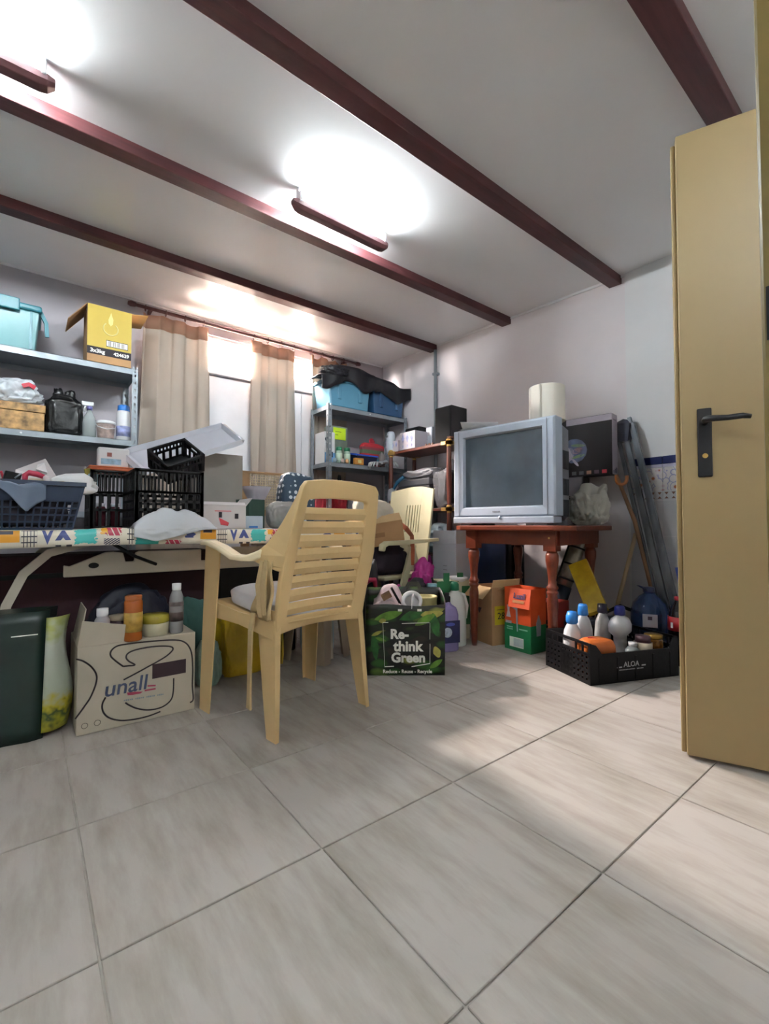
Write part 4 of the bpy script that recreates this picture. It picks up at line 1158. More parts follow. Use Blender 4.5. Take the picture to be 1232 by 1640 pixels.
q = uface((700, 845)); txt(ut, 'tu producto, una hipoteka', .0145, q + Vector((0, -.001, .002)), FRONT, M_unb, 0) if 0 else None
MB().prism([(uface(c).x, uface(c).z) for c in ((555, 800), (620, 792), (690, 790), (670, 806), (610, 818), (560, 822))], -.1612, -.16).build('red_swoosh', mat('red print ink', '#a8405a', .8), ut)
for k, (c, d__) in enumerate((((730, 742), (800, 738)), ((705, 782), (800, 765)))):
    a, e_ = uface(c), uface(d__); MB().slab(a + Vector((0, 0, -.003)), e_ + Vector((0, 0, -.003)), e_ + Vector((0, 0, .003)), a + Vector((0, 0, .003)), .0006).build('red_dash', mat('red print ink', '#a8405a', .8), ut)
b = MB()
a, e_ = uface((525, 868)), uface((870, 812)); wv = e_ - a
for k in range(22):
    if k % 6 != 5: b.cbox(a + wv * (k + .5) / 22 + Vector((0, -.0004, 0)), (abs(wv.x) / 30, .0006, .006 if k % 3 else .004))
b.build('small_print', mat('pale blue print', '#7d8a96', .8), ut)
b = MB(); a, e_ = uface((770, 695)), uface((1060, 500))
b.box(a.x, -.162, min(a.z, e_.z) + .006, e_.x, -.1603, max(a.z, e_.z) - .004); b.build('hand_hole', mat('dark carton inside', '#3a2a30', .9), ut, bevel=.0005)
MB().slab((-.207, -.155, UH), (-.02, -.155, UH), (-.035, -.165, UH + .062), (-.195, -.168, UH + .098), .004).build('flap', M_unall, ut)
MB().slab((-.205, -.15, UH), (-.205, .1, UH), (-.18, .1, UH + .13), (-.18, -.10, UH + .13), .004).build('flap', M_unall, ut)
def on(px_, py_, z): return at(px_, py_, Z=z)
p = on(168, 1036, UH); p.y = max(p.y, UY + .04)
bottle('pill_bottle', 'small dusty white bottle with a square cap on printed carton', (p.x, p.y, UH), [(.024, 0), (.026, .004), (.026, .085), (.018, .10), (.017, .105)], mat('dusty white plastic', '#a9a7ac', .5), [(.019, .1), (.02, .105), (.02, .13), (0, .131)], M_white, sx=1)
p = on(194, 1028, UH)
bottle('maroon_tub', 'maroon tub with a wide cream lid on printed carton', (p.x + .005, p.y + .095, UH), [(.034, 0), (.036, .004), (.037, .07), (.034, .072)], mat('maroon plastic', '#4a2f38', .45), [(.039, .07), (.04, .074), (.04, .088), (0, .09)], mat('cream lid', '#a39781', .5), 'tub')
p = on(214, 1026, UH)
bottle('orange_bottle', 'amber orange cylindrical bottle with a gold label on printed carton', (p.x, p.y + .015, UH), [(.031, 0), (.033, .004), (.033, .150), (.030, .158)], mat('amber plastic', '#a3561f', .25, var=.1), [(.030, .155), (.031, .160), (.031, .172), (.028, .175), (0, .175)], mat('amber cap', '#9a5426', .3), band=(.0335, .035, .11, mat('gold label', '#b08d3d', .4, var=.25, scale=40)))
p = on(252, 1019, UH)
bottle('ointment_jar', 'squat white jar with an olive yellow lid on printed carton', (p.x, p.y + .04, UH), [(.046, 0), (.05, .005), (.051, .055), (.047, .058)], mat('cream jar', '#b9b49a', .4, var=.1, scale=20), [(.052, .052), (.053, .055), (.053, .078), (.048, .084), (0, .085)], mat('olive yellow lid', '#8e8225', .4), 'jar')
p = on(285, 1015, UH)
bottle('clear_bottle', 'slim clear bottle with a white screw cap at the carton end', (p.x, p.y + .03, UH), [(.024, 0), (.027, .005), (.027, .05), (.029, .10), (.027, .15), (.018, .175), (.015, .18)], mat('smoky bottle plastic', '#8b8a8c', .2, var=.15), [(.017, .178), (.018, .182), (.018, .205), (0, .206)], M_white, band=(.0285, .05, .13, mat('faded dark label', '#5a4c4a', .5, var=.5, scale=24)))
# green bag
t = thing('green_bag', 'dark green woven feed bag with yellow gusset leaning beside printed carton', 'bag', (-.042, 2.17, 0), radians(-4))
M_gbag = mat('dark green woven bag', '#132722', .4, var=.2, scale=9, bump=.15, bscale=14)
b = MB(); rings = []
for k in range(12):
    u = k / 11; z_ = .455 * u; hw_ = .125 - .010 * u + .006 * sin(u * 7); hd_ = .085 - .03 * u
    sh = .02 * u
    rings.append([(-hw_ + sh, -hd_ + .01 * noise.noise(Vector((1, z_ * 9, 0))), z_), (-hw_ * .5 + sh, -hd_ - .012 + .012 * noise.noise(Vector((2, z_ * 9, 0))), z_), (sh, -hd_ - .006 + .012 * noise.noise(Vector((3, z_ * 9, 0))), z_), (hw_ * .5 + sh, -hd_ - .012 + .012 * noise.noise(Vector((4, z_ * 9, 0))), z_), (hw_ + sh - .02, -hd_, z_),
                  (hw_ + sh - .035, -.0, z_), (hw_ + sh, hd_, z_), (sh, hd_ + .01, z_), (-hw_ + sh, hd_, z_)])
b.loft(rings); b.build('bag_body', M_gbag, t)
b = MB(); 
def gus(u, v):
    z_ = .02 + .41 * v; x = .100 + .008 * v + (.075 + .015 * sin(v * 6)) * u; y = -.088 + .02 * v + .05 * u - .02 * sin(pi * u)
    return (x, y, z_)
b.grid(gus, 6, 16); 
def gus_mat():
    m = mat('bag gusset print', '#b9bfae', .4)
    nt = m.node_tree; N = nt.nodes; L = nt.links; p = N['Principled BSDF']
    tc = N.new('ShaderNodeTexCoord'); sp = N.new('ShaderNodeSeparateXYZ'); L.new(tc.outputs['Object'], sp.inputs[0])
    nz = N.new('ShaderNodeTexNoise'); nz.inputs['Scale'].default_value = 22; L.new(tc.outputs['Object'], nz.inputs['Vector'])
    ma = N.new('ShaderNodeMath'); ma.operation = 'MULTIPLY_ADD'; ma.inputs[1].default_value = .22; L.new(nz.outputs['Fac'], ma.inputs[0]); L.new(sp.outputs[2], ma.inputs[2])
    rp = N.new('ShaderNodeValToRGB'); e = rp.color_ramp.elements
    e[0].position = .15; e[0].color = lin('#a09a2a') + [1]; e[1].position = .19; e[1].color = lin('#27432a') + [1]
    for pos, col in ((.22, '#b3a624'), (.27, '#aeb6a4'), (.44, '#b7bfb4'), (.55, '#9aa040')):
        k = e.new(pos); k.color = lin(col) + [1]
    L.new(ma.outputs[0], rp.inputs[0]); L.new(rp.outputs[0], p.inputs['Base Color']); return m
b.build('gusset', gus_mat(), t, solid=.002)
b = MB()
for k in range(7): b.box(-.085 + k * .009, -.0985, .376, -.079 + k * .009, -.0965, .382)
b.build('small_print', M_inkw, t)
MB().box(.01, -.097, .377, .085, -.094, .380).build('printed_line', M_inkw, t)
MB().tube([(-.09, -.06, .44), (-.085, -.065, .48), (-.06, -.065, .48), (-.055, -.06, .44)], 1, sq=(.003, .012)).build('handle', M_gbag, t)
# stored things in the dark below
M_maroon = mat('maroon fabric', '#32171f', .9, var=.2)
t = carton('linen_chest', 'dark maroon cloth covered chest deep under the folding table', 'chest', (.30, 2.63, 0), 1.0, .28, .64, M_maroon, bevel=.02)
MB().box(-.505, -.145, .54, .505, .145, .56).build('lid_seam', M_black, t)
bag('dark_bag', 'dark navy sack slumped behind the bottles under the table', 'bag', (.38, 2.415, 0), (.36, .13, .50), mat('dark navy nylon', '#171a2c', .6, var=.2), 31, wr=.12, sq=.6)
bag('teal_bag', 'dull teal cloth bag behind the clear bottle under the table', 'bag', (.66, 2.42, 0), (.17, .13, .42), M_tealbag, 33, wr=.12, sq=.6)
p = at(338, 1078, Z=0)
bag('pale_green_bag', 'pale green plastic bag sitting behind the armchair front leg', 'bag', (.695, 2.275, 0), (.13, .12, .22), M_pgreen, 35, wr=.16, sq=.7)
carton('black_chest', 'plain black storage chest behind the yellow bag under the table', 'chest', (1.08, 2.66, 0), .48, .20, .60, M_black, bevel=.015)
bag('yellow_bag', 'bulging yellow plastic bag on the floor behind the armchair', 'bag', (.90, 2.37, 0), (.27, .17, .40), M_yellow, 37, wr=.15, sq=.5, ears=0)
p = at(545, 1062, Z=0)
bag('blue_carrier', 'pale blue carrier bag on the floor under the table end', 'bag', (1.346, 2.355, 0), (.17, .17, .34), M_lblue, 39, wr=.15, sq=.5)
MB_ = MB().tube([(1.11, 2.40, .30), (1.125, 2.37, .18), (1.12, 2.345, .06), (1.11, 2.33, .01)], [1, 1.2, 1, .7], sq=(.004, .02)); o = MB_.build('yellow_strap', M_yellow, None); tag(o, 'yellow plastic strap trailing to the floor beside the stool', 'strap')
# --- corner shelving contents
z = RZ[0]
M_tub = mat('translucent sky blue tub', '#5f93ad', .25, var=.12, scale=3, transl=.25)
M_tub2 = mat('deep blue tub', '#2a4a6c', .3, var=.12, scale=3)
def tub(name, label, x0, x1, y0, y1, h, m, lidm=None):
    t = thing(name, label, 'storage tub', ((x0 + x1) / 2, (y0 + y1) / 2, z))
    a, c = (x1 - x0) / 2, (y1 - y0) / 2
    MB().loft([[(-a*.92, -c*.92, 0), (a*.92, -c*.92, 0), (a*.92, c*.92, 0), (-a*.92, c*.92, 0)], [(-a, -c, h), (a, -c, h), (a, c, h), (-a, c, h)]], smooth=False).build('tub_body', m, t, bevel=.015)
    MB().box(-a - .01, -c - .01, h - .005, a + .01, c + .01, h + .025).build('lid', lidm or m, t, bevel=.008)
    for s in (-1, 1): MB().box(s*a*.5 - .02, -c*.96 - .012, h*.3, s*a*.5 + .02, -c*.9, h*.95).build('rib', m, t, bevel=.01)
tub('storage_tub', 'sky blue translucent tub on the corner shelving near the curtain', 2.07, 2.52, 3.42, 3.69, .235, M_tub)
tub('storage_tub', 'deep blue tub on the corner shelving near the wall', 2.56, 2.94, 3.42, 3.69, .235, M_tub2)
b = MB()
def tarp(u, v):
    x = 1.98 + 1.02 * u; y = 3.385 + .325 * v
    hump = .06 + .10 * (.5 + .5 * sin(u * 5.2 - .3)) * sin(pi * min(1, v * 1.2 + .05)) + .02 * noise.noise(Vector((u * 6, v * 5, 2)))
    zz = z + .262 + hump * (1 if u > .12 else u / .12)
    if v < .18: zz -= (.18 - v) / .18 * (.13 + .035 * sin(u * 17) + .03 * (u > .55)); y = 3.395 + .01 * sin(u * 30)
    return (x, y, zz)
b.grid(tarp, 60, 26); o = b.build('black_tarp', mat('black nylon cover', '#0f0e15', .45, var=.25, bump=.3, bscale=18), None, solid=.003); tag(o, 'crumpled black nylon cover thrown over the blue tubs', 'cover')
bag('black_pouch', 'black crumpled pouch at the curtain end of the nylon cover', 'bag', (2.13, 3.44, z + .262), (.30, .16, .11), mat('black nylon cover', '#0f0e15'), 51, wr=.25, sq=.8)

z = RZ[1]; FY = 3.44
def onshelf(pxx): return at(pxx, 745, Y=FY).x
t = carton('printer_carton', 'white and blue printed carton behind the slotted shelf post', 'carton', (2.135, 3.60, z), .11, .17, .29, M_paper)
panel(t, 'blue_print', -.055, .0, .055, .10, -.0905, mat('sky print', '#6f9fce', .6, var=.25, scale=14)); panel(t, 'dark_print', -.01, .06, .03, .11, -.0912, mat('navy print', '#26364f', .6))
MB().lathe([(.022, -.001), (.022, .001)], 16, M=Matrix.Translation((-.03, -.0905, .22)) @ Matrix.Rotation(pi/2, 4, 'X')).build('round_print', mat('navy print', '#26364f', .6), t)
b = MB()
for k in range(3): b.box(-.045, -.091, .145 + k*.014, -.005, -.0902, .152 + k*.014)
b.build('small_print', mat('navy print', '#26364f', .6), t)
x0, x1 = at(538, 690, Y=3.47).x, at(562, 690, Y=3.47).x
t = carton('clear_box', 'grey green box bearing a bright lime note on corner shelving', 'box', ((x0 + x1) / 2, 3.60, z), x1 - x0 + .02, .12, .36, mat('grey green plastic', '#6f776b', .35, var=.1))
panel(t, 'lime_note', -.065, .235, .068, .345, -.0605, mat('lime note paper', '#b8d420', .6, var=.02), th=.003)
b = MB()
for k in range(2): b.box(-.045, -.0645, .305 - k*.03, .02 - k*.035, -.0635, .31 - k*.03)
b.build('pen_marks', mat('green ink', '#5a6a18', .7), t)
M_gj = mat('pale jar glass', '#9fb5a6', .15, var=.06)
for k, (pxx, yy) in enumerate(((543, 3.47), (556, 3.47))):
    x = at(pxx, 740, Y=yy).x
    bottle('spice_jar', ['green lidded glass jar nearest the slotted shelf post', 'green lidded glass jar standing second from the slotted shelf post'][k], (x, yy, z + .001), [(.027, 0), (.030, .004), (.030, .105), (.025, .12)], M_gj, [(.027, .118), (.029, .122), (.029, .15), (0, .151)], M_green, 'jar', band=(.0304, .03, .095, mat('mint paper label', '#b5cbb8', .6)), group='green lidded jars')
x0 = at(571, 745, Y=3.43).x
t = carton('orange_carton', 'small orange carton in front of the green lidded jars', 'carton', (x0 + .02, 3.425, z + .001), .095, .035, .062, mat('orange printed card', '#c98a3c', .6, var=.15, scale=40))
panel(t, 'pale_print', -.02, .015, .02, .045, -.0180, mat('pale gold ink', '#cfc07c'))
for k, pxx in enumerate((536, 549, 556)):
    x = at(pxx, 745, Y=3.42).x
    o = MB().lathe([(0, 0), (.013, .003), (.018, .016), (.016, .034), (.008, .042), (0, .043)], 12).build('small_pot', [M_lblue, mat('frosted pot', '#b5a59c', .4), mat('apricot pot', '#b88b63', .4)][k], None, loc=(x, 3.420, z + .001)); tag(o, ['small pale blue pot on the shelf edge below the jars', 'small frosted pot on the shelf edge below the jars', 'small apricot pot on the shelf edge below the jars'][k], 'pot', group='little pots at the shelf edge')
x0, x1 = at(568, 735, Y=3.5).x, at(600, 735, Y=3.5).x
t = thing('blue_bin', 'open dark blue plastic bin on the corner shelving', 'bin', ((x0 + x1) / 2, 3.54, z + .001))
hw = (x1 - x0) / 2
M_bb = mat('royal blue plastic', '#2a5ed0', .35, var=.08)
MB().loft([[(-hw*.85, -.07, 0), (hw*.85, -.07, 0), (hw*.85, .07, 0), (-hw*.85, .07, 0)], [(-hw, -.085, .10), (hw, -.085, .10), (hw, .085, .13), (-hw, .085, .13)]], smooth=False, cap=False).build('bin_body', mat('dark blue bin', '#151d38', .4), t, solid=.004)
MB().tube([(-hw, -.085, .10), (hw, -.085, .10), (hw, .085, .13), (-hw, .085, .13), (-hw, -.085, .10)], 1, sq=(.008, .006)).build('rim', M_bb, t)
MB().box(-hw*.85, -.07, .002, hw*.85, .07, .006).build('bin_floor', M_bb, t)
x0, x1 = at(578, 700, Y=3.6).x, at(618, 700, Y=3.6).x
def stripes():
    m = mat('striped gift wrap', '#a03038', .5)
    nt = m.node_tree; N = nt.nodes; L = nt.links; p = N['Principled BSDF']; tc = N.new('ShaderNodeTexCoord'); sp = N.new('ShaderNodeSeparateXYZ'); L.new(tc.outputs['Object'], sp.inputs[0])
    rp = N.new('ShaderNodeValToRGB'); rp.color_ramp.interpolation = 'CONSTANT'; e = rp.color_ramp.elements
    mu = N.new('ShaderNodeMath'); mu.operation = 'MULTIPLY'; mu.inputs[1].default_value = 3.8; L.new(sp.outputs[2], mu.inputs[0])
    e[0].color = lin('#b02a36') + [1]; e[1].position = .25; e[1].color = lin('#4b7f8a') + [1]
    for pos, c in ((.4, '#586070'), (.52, '#b02a36'), (.6, '#5a6a50'), (.75, '#8a4048'), (.85, '#b5303a')):
        k = e.new(pos); k.color = lin(c) + [1]
    L.new(mu.outputs[0], rp.inputs[0]); L.new(rp.outputs[0], p.inputs['Base Color']); return m
bag('striped_bag', 'red bag with teal and grey stripes on the corner shelving', 'bag', ((x0 + x1) / 2 + .03, 3.668, z + .002), (.30, .075, .27), stripes(), 55, wr=.1, sq=.5, ears=1, ear_m=M_red)
x0 = at(607, 735, Y=3.40).x
t = thing('work_gloves', 'pair of white work gloves drooping over the shelf edge', 'gloves', (x0, 3.38, z + .012))
M_glove = mat('grey white glove cotton', '#b3b6ba', .9, var=.06, bump=.2, bscale=80)
def glove(rz, off, flip):
    b = MB(); M = Matrix.Translation(off) @ Matrix.Rotation(rz, 4, 'Z')
    b.loft([[M @ Vector((.045 * c * k, y, .014 + .012 * s)) for c, s in [(cos(2*pi*j/12), sin(2*pi*j/12)) for j in range(12)]] for y, k in ((.09, .8), (.04, .85), (0, 1), (-.05, 1.05), (-.07, .9))])
    for i, (xo, ln) in enumerate(((-.033, .055), (-.011, .07), (.011, .068), (.033, .05))):
        b.tube([M @ Vector((xo, -.06, .014)), M @ Vector((xo * 1.15, -.06 - ln * .6, .006)), M @ Vector((xo * 1.2, -.06 - ln, -.03))], [.0115, .0105, .008], 8)
    b.tube([M @ Vector((.035 * flip, .0, .014)), M @ Vector((.065 * flip, -.03, .016)), M @ Vector((.072 * flip, -.06, .008))], [.013, .0115, .009], 8)
    return b
glove(radians(-58), (-.03, .01, 0), 1).build('glove', M_glove, t); glove(radians(30), (.07, .01, .02), -1).build('glove', M_glove, t)
o = fit(blob((.07, .05, .14), 57, .15, .7, 3), (.07, .04, .15)).build('folded_cloth', mat('taupe cloth', '#857a78', .9), None, loc=(at(612, 735, Y=3.46).x, 3.46, z + .004)); tag(o, 'folded taupe cloth standing upright behind the white gloves', 'cloth')
z = RZ[2]
x0 = at(500, 775, Y=3.5).x
bag('red_bag', 'crumpled red bag low on the corner shelving behind the chair', 'bag', (x0 + .06, 3.55, z), (.20, .2, .26), mat('scarlet film', '#a02532', .4, var=.2), 58, wr=.2)
bag('red_cloth', 'scarlet and black sports bag on the corner shelving', 'bag', (at(548, 775, Y=3.5).x, 3.55, z), (.14, .15, .32), mat('scarlet nylon', '#a8242f', .5, var=.3, scale=20), 59, wr=.25, sq=.7, ears=1, ear_m=M_black)
bag('grey_sack', 'pale grey sack on the lower corner shelf behind the cream chair', 'bag', (at(588, 775, Y=3.5).x, 3.55, z), (.32, .20, .29), mat('pale grey sacking', '#9ea8b4', .6, var=.08), 60, wr=.1, sq=.55)
for k, (x, lab) in enumerate(((2.25, 'dark brown carton on the lowest corner shelf near the curtain'), (2.7, 'dark brown carton on the lowest corner shelf near the wall'))):
    carton('dark_carton', lab, 'carton', (x, 3.56, RZ[3]), .38, .26, .34, mat('dark brown card', '#3d2f2c', .85))

# --- wooden rack contents
z = EZ[0] + .001
def rk(pxx, x): # y where the view column meets x
    return at(pxx, 720, X=x).y
t = thing('air_freshener', 'tall white rounded air freshener on the wooden rack', 'air freshener', (2.68, rk(626, 2.68), z))
b = MB(); b.loft([[(x * k, y * k, zz) for x, y in [(.04 * cos(2*pi*j/16), .042 * sin(2*pi*j/16)) for j in range(16)]] for zz, k in ((0, .8), (.01, .92), (.06, 1.05), (.11, 1.08), (.165, 1), (.195, .85), (.205, .6))]); b.build('shell', mat('bluish white plastic', '#bfc9d6', .35, var=.03), t)
MB().box(-.044, -.012, .15, -.040, .012, .165).build('sensor', M_grey, t)
M_pw = mat('white patterned board', '#c4c0cb', .6, var=.05)
t = carton('patterned_carton', 'white carton with lilac diamond print on the wooden rack', 'carton', (2.72, rk(658, 2.68), z), .16, .20, .155, M_pw)
def dia(t, y, zc, x, hw_, hh):
    b = MB(); b.prism([(y - hw_, zc), (y, zc - hh), (y + hw_, zc), (y, zc + hh)], x - .0006, x, 'X'); b.build('diamond_print', mat('lilac print', '#9aa3cf'), t)
for y in (-.06, 0, .06): dia(t, y, .10, -.0802, .02, .045); dia(t, y, .03, -.0802, .008, .018)
t = carton('patterned_carton', 'lower white carton with lilac print lying beside its taller twin', 'carton', (2.74, rk(640, 2.68) + .06, z), .14, .10, .11, M_pw)
for y in (-.025, .025): dia(t, y, .07, -.0702, .015, .03)
t = thing('dispenser', 'white oblong dispenser standing before the tall black loudspeaker', 'dispenser', (2.82, rk(688, 2.80), z))
MB().box(-.03, -.04, 0, .03, .04, .20).build('shell', mat('bluish white plastic', '#bfc9d6'), t, bevel=.012, seg=3); MB().box(-.033, -.008, .12, -.029, .008, .15).build('sensor', M_grey, t)
for k in range(3):
    o = MB().lathe([(0, 0), (.010, .002), (.014, .012), (.008, .026), (0, .028)], 10).build('trinket', mat('copper trinket', '#8e6b5c', .4), None, loc=(2.70, rk(683 + k * 5, 2.70), z)); tag(o, ['tiny copper trinket on the rack edge nearest the white cartons', 'tiny copper trinket in the middle of three on the rack edge', 'tiny copper trinket on the rack edge nearest the brass joint'][k], 'trinket', group='trinkets on the rack edge')
M_spk = mat('black ash speaker veneer', '#16151b', .55, var=.15, scale=14, stretch=(1, 1, 6))
def speaker(label, loc, w_, d_, h_):
    t = thing('loudspeaker', label, 'loudspeaker', loc, radians(3))
    MB().box(-d_/2, -w_/2, 0, d_/2, w_/2, h_).build('cabinet', M_spk, t, bevel=.003)
    MB().box(-d_/2 - .012, -w_/2 + .006, .01, -d_/2, w_/2 - .006, h_ - .008).build('grille', mat('black grille cloth', '#101014', .9, bump=.2, bscale=200), t, bevel=.006)
sy = rk(707, 2.72)
speaker('taller black loudspeaker on the wooden rack beside the television', (2.83, sy - .01, z), .18, .20, .32)
speaker('smaller black loudspeaker at the far end of the wooden rack', (2.885, 3.17, z + .001), .18, .12, .24)
t = carton('wood_offcut', 'flat piece of brown board lying beside the rack end joint', 'board', (2.71, EY0 + .022, z + .03), .10, .04, .012, mat('brown board', '#6a4030', .6))
for s in (-1, 1): MB().box(s * .03 - .008, -.015, -.031, s * .03 + .008, .015, 0).build('block', M_mahog, t)
z = EZ[1] + .001
t = thing('old_printer', 'grey desktop printer on the middle shelf of the wooden rack', 'printer', (2.80, 2.99, z))
M_pr = mat('dark grey printer plastic', '#3f3d42', .5, var=.08)
MB().box(-.14, -.22, 0, .14, .22, .20).build('printer_body', M_pr, t, bevel=.012)
MB().box(-.13, -.21, .20, .13, .21, .27).build('scanner_lid', mat('grey printer lid', '#55565c', .5), t, bevel=.015)
MB().box(-.143, .06, .06, -.138, .15, .17).build('display', mat('dull grey panel', '#8d8884', .5), t)
b = MB()
for k in range(6): b.box(-.143, -.19, .05 + k * .022, -.138, -.10, .06 + k * .022)
b.build('vent', M_black, t)
t = bag('folded_bags', 'bundle of white and blue carrier bags lying over the grey printer', 'bag', (2.76, 2.93, z + .272), (.24, .44, .09), M_grey, 61, wr=.2, sq=.7)
MB().tube([(-.07, .20, .03), (-.10, .26, -.02), (-.11, .30, -.08)], [.018, .018, .012], 8).build('blue_corner', mat('sea blue film', '#2d6f95', .4), t)
o = fit(blob((.06, .08, .12), 62, .2, .7, 3), (.06, .09, .12)).build('bag_tail', M_bagw, t, loc=(-.12, .32, -.19))
b_ = bag('clear_sack', 'clear sack stuffed with black cloth hanging in the wooden rack', 'bag', (2.78, 2.665, z), (.22, .23, .41), mat('cloudy clear film 2', '#b9bcc2', .15, var=.1, alpha=.38), 63, wr=.2, sq=.7, pinch=.1)
fit(blob((.2, .2, .3), 64, .2, .6, 4), (.18, .18, .30)).build('black_cloth', mat('black cotton', '#18181d', .8, var=.4), b_, loc=(.0, -.02, .04))
z = EZ[2] + .001
bag('pale_sack', 'pale blue plastic sack on the lower shelf of the wooden rack', 'bag', (2.74, 2.72, z), (.24, .34, .25), M_lblue, 65, wr=.2, sq=.7)
t = thing('old_telephone', 'small dark green tangle of artificial leaves on the rack shelf', 'garland', (2.70, 2.57, z)); 
b = MB()
for k in range(26):
    a = random.uniform(0, 6.28); r = random.uniform(.01, .07); h_ = random.uniform(.02, .15)
    c_ = Vector((r * cos(a), r * sin(a), h_)); dd = Vector((random.uniform(-1, 1), random.uniform(-1, 1), random.uniform(-.4, 1))).normalized() * .03
    s_ = dd.cross(Vector((0, 0, 1))).normalized() * .011
    b.add([c_, c_ + dd * .5 + s_, c_ + dd, c_ + dd * .5 - s_], [(0, 1, 2, 3)], False)
b.cyl((0, 0, 0), (0, 0, .1), .012)
o = b.build('leaf_sprays', mat('dark green leaves', '#1f3a2c', .6), t); o['kind'] = 'stuff'; t.name = 'leaf_garland'
bottle('white_capped_bottle', 'small dark bottle with a white cap on the rack shelf by the television', (2.66, 2.545, z), [(.018, 0), (.02, .01), (.02, .09), (.012, .12)], mat('dark violet bottle', '#34304a', .3), [(.018, .11), (.018, .15), (0, .151)], M_white)
z = EZ[3] + .001
bag('dark_sack', 'black sack filling the lowest shelf of the wooden rack', 'bag', (2.80, 2.95, z), (.26, .60, .34), M_bagk, 66, wr=.12, sq=.5)

# --- on the folding armchair
o = fit(blob((.3, .3, .2), 69, .14, .5, 4), (.34, .36, .225)).build('dark_clothes', mat('dark violet cloth', '#241a26', .9, var=.3), None, loc=(1.97, 2.58, .432)); tag(o, 'dark violet clothes heaped on the folding armchair under the carton', 'clothes')
t = carton('chair_carton', 'brown cardboard carton tilted on dark clothes on the folding armchair', 'carton', (1.90, 2.53, .645), .38, .26, .155, M_card, flaps=(('F', .07, 2.5),), inner=M_cardin, rot=(radians(7), radians(-9), radians(-28)))
panel(t, 'worn_print', -.10, .06, .06, .09, -.131, mat('faded brown print', '#8d6a48', .85))
o = fit(blob((.3, .24, .2), 70, .12, .5, 4), (.28, .20, .15)).build('foam_cushion', mat('cream quilted cloth', '#c0b7a8', .9, var=.05, bump=.2, bscale=25), None, loc=(1.86, 2.52, .80), rot=(0, radians(10), radians(-20))); tag(o, 'cream quilted cushion lying on the brown chair carton', 'cushion')
t = thing('rust_strap', 'rust coloured strap hanging from the carton over the chair arm', 'strap', (0, 0, 0))
MB().tube([(2.06, 2.47, .80), (2.10, 2.42, .75), (2.09, 2.35, .70), (2.085, 2.335, .60), (2.08, 2.33, .50)], [1, 1.2, 1, 1, .7], sq=(.004, .014)).build('strap_band', mat('rust strap cloth', '#9a5236', .8, var=.3), t)
# --- television top and table
t = thing('paper_roll', 'big white paper towel roll standing on the television', 'paper roll', (2.445, 1.525, TTZ + .6225))
rr_ = .103
MB().lathe([(rr_, 0), (rr_, .002), (rr_, .205), (rr_ - .003, .208), (.026, .208), (.024, .10)], 36).build('paper', mat('soft white paper', '#d9d3c8', .85, var=.02), t)
MB().lathe([(.0255, .05), (.0255, .2085), (.023, .2085), (.023, .05)], 20).build('core', M_card, t)
b = MB(); b.grid(lambda u, v: (rr_ * 1.006 * cos(2.6 + u * .8) - .006 * u, rr_ * 1.006 * sin(2.6 + u * .8), .205 * v - .0), 6, 2); b.build('loose_sheet', mat('soft white paper', '#d9d3c8'), t, solid=.001)
t = thing('loose_papers', 'loose white papers lying on the television corner', 'papers', (2.34, 1.95, TTZ + .612))
for k, (a, dz, tl) in enumerate(((.3, .004, .10), (-.2, .012, .20), (.6, .024, .32))):
    q = MB(); q.grid(lambda u, v, k=k, tl=tl: ((u - .5) * .16, (v - .5) * .24, dz + .05 * tl * 3 * max(0, .6 - u) ** 1.5 + .008 * k * v), 8, 4); q.build('sheet', M_paper, t, solid=.001, rot=(0, 0, a))
bag('white_bag', 'white plastic bag standing beside the television on the pine table', 'bag', (2.83, 1.47, TTZ + .001), (.27, .26, .27), mat('milky bag film', '#cfcec6', .4, var=.05, transl=.2), 71, wr=.3, sq=.8, fold=1.1)
t = carton('black_carton', 'black carton behind the television holding up the flat box', 'carton', (3.0, 1.80, TTZ + .001), .42, .12, .333, mat('charcoal board', '#2a292d', .7), rz=TA - pi/2)
panel(t, 'grey_patch', .10, .2, .20, .33, -.0605, mat('mid grey board', '#5f5c62', .7))
fr = at(997, 757, d=2.93)
t = thing('flat_box', 'flat dark printed television box standing behind the tube television', 'box', (3.00, 1.40, 1.107), radians(7))
M_fb = mat('dark printed carton', '#171116', .5, var=.25, scale=5, spec=.2)
fw_, fh_, fd_ = .72, .405, .10
MB().box(0, 0, 0, fd_, fw_, fh_).build('carton_body', M_fb, t, bevel=.003)
M_lil = mat('lilac grey board', '#9d95a2', .6, var=.05)
panel2 = MB().box(.002, -.0015, .002, fd_ - .002, 0, fh_ - .002).build('side_print', M_lil, t)
MB().box(-.0015, .0, fh_ - .045, 0, .30, fh_ - .003).build('white_strip', M_lil, t)
M_pk = [mat('fish green print', '#7f9a66', .6), mat('coral lips print', '#c08a8a', .6), mat('white horn print', '#b6aebc', .6), mat('blue wave print', '#4c5876', .6, var=.4, scale=18)]
def blot(y, zc, a, c, m, rot=0): 
    b = MB(); b.prism([(y + a * cos(s) * cos(rot) - c * sin(s) * sin(rot), zc + a * cos(s) * sin(rot) + c * sin(s) * cos(rot)) for s in [2*pi*k/14 for k in range(14)]], -.0022, -.001, 'X'); b.build('printed_shape', m, t)
blot(.25, .18, .09, .085, M_pk[3]); blot(.29, .155, .04, .055, M_pk[2], .4); blot(.22, .215, .05, .010, M_pk[0], .1); blot(.225, .18, .035, .02, M_pk[1], -.3); blot(.22, .14, .045, .010, M_pk[0], -.2); blot(.24, .10, .035, .009, M_pk[2], .9)
for k in range(5): MB().box(-.002, .035 + k * .05, .012, 0, .065 + k * .05, .036).build('printed_icon', [M_red, mat('plum print', '#4d3a48', .6), mat('apricot print', '#a07860', .6), mat('slate print', '#44484c', .6), mat('slate print', '#44484c', .6)][k], t)
b = MB()
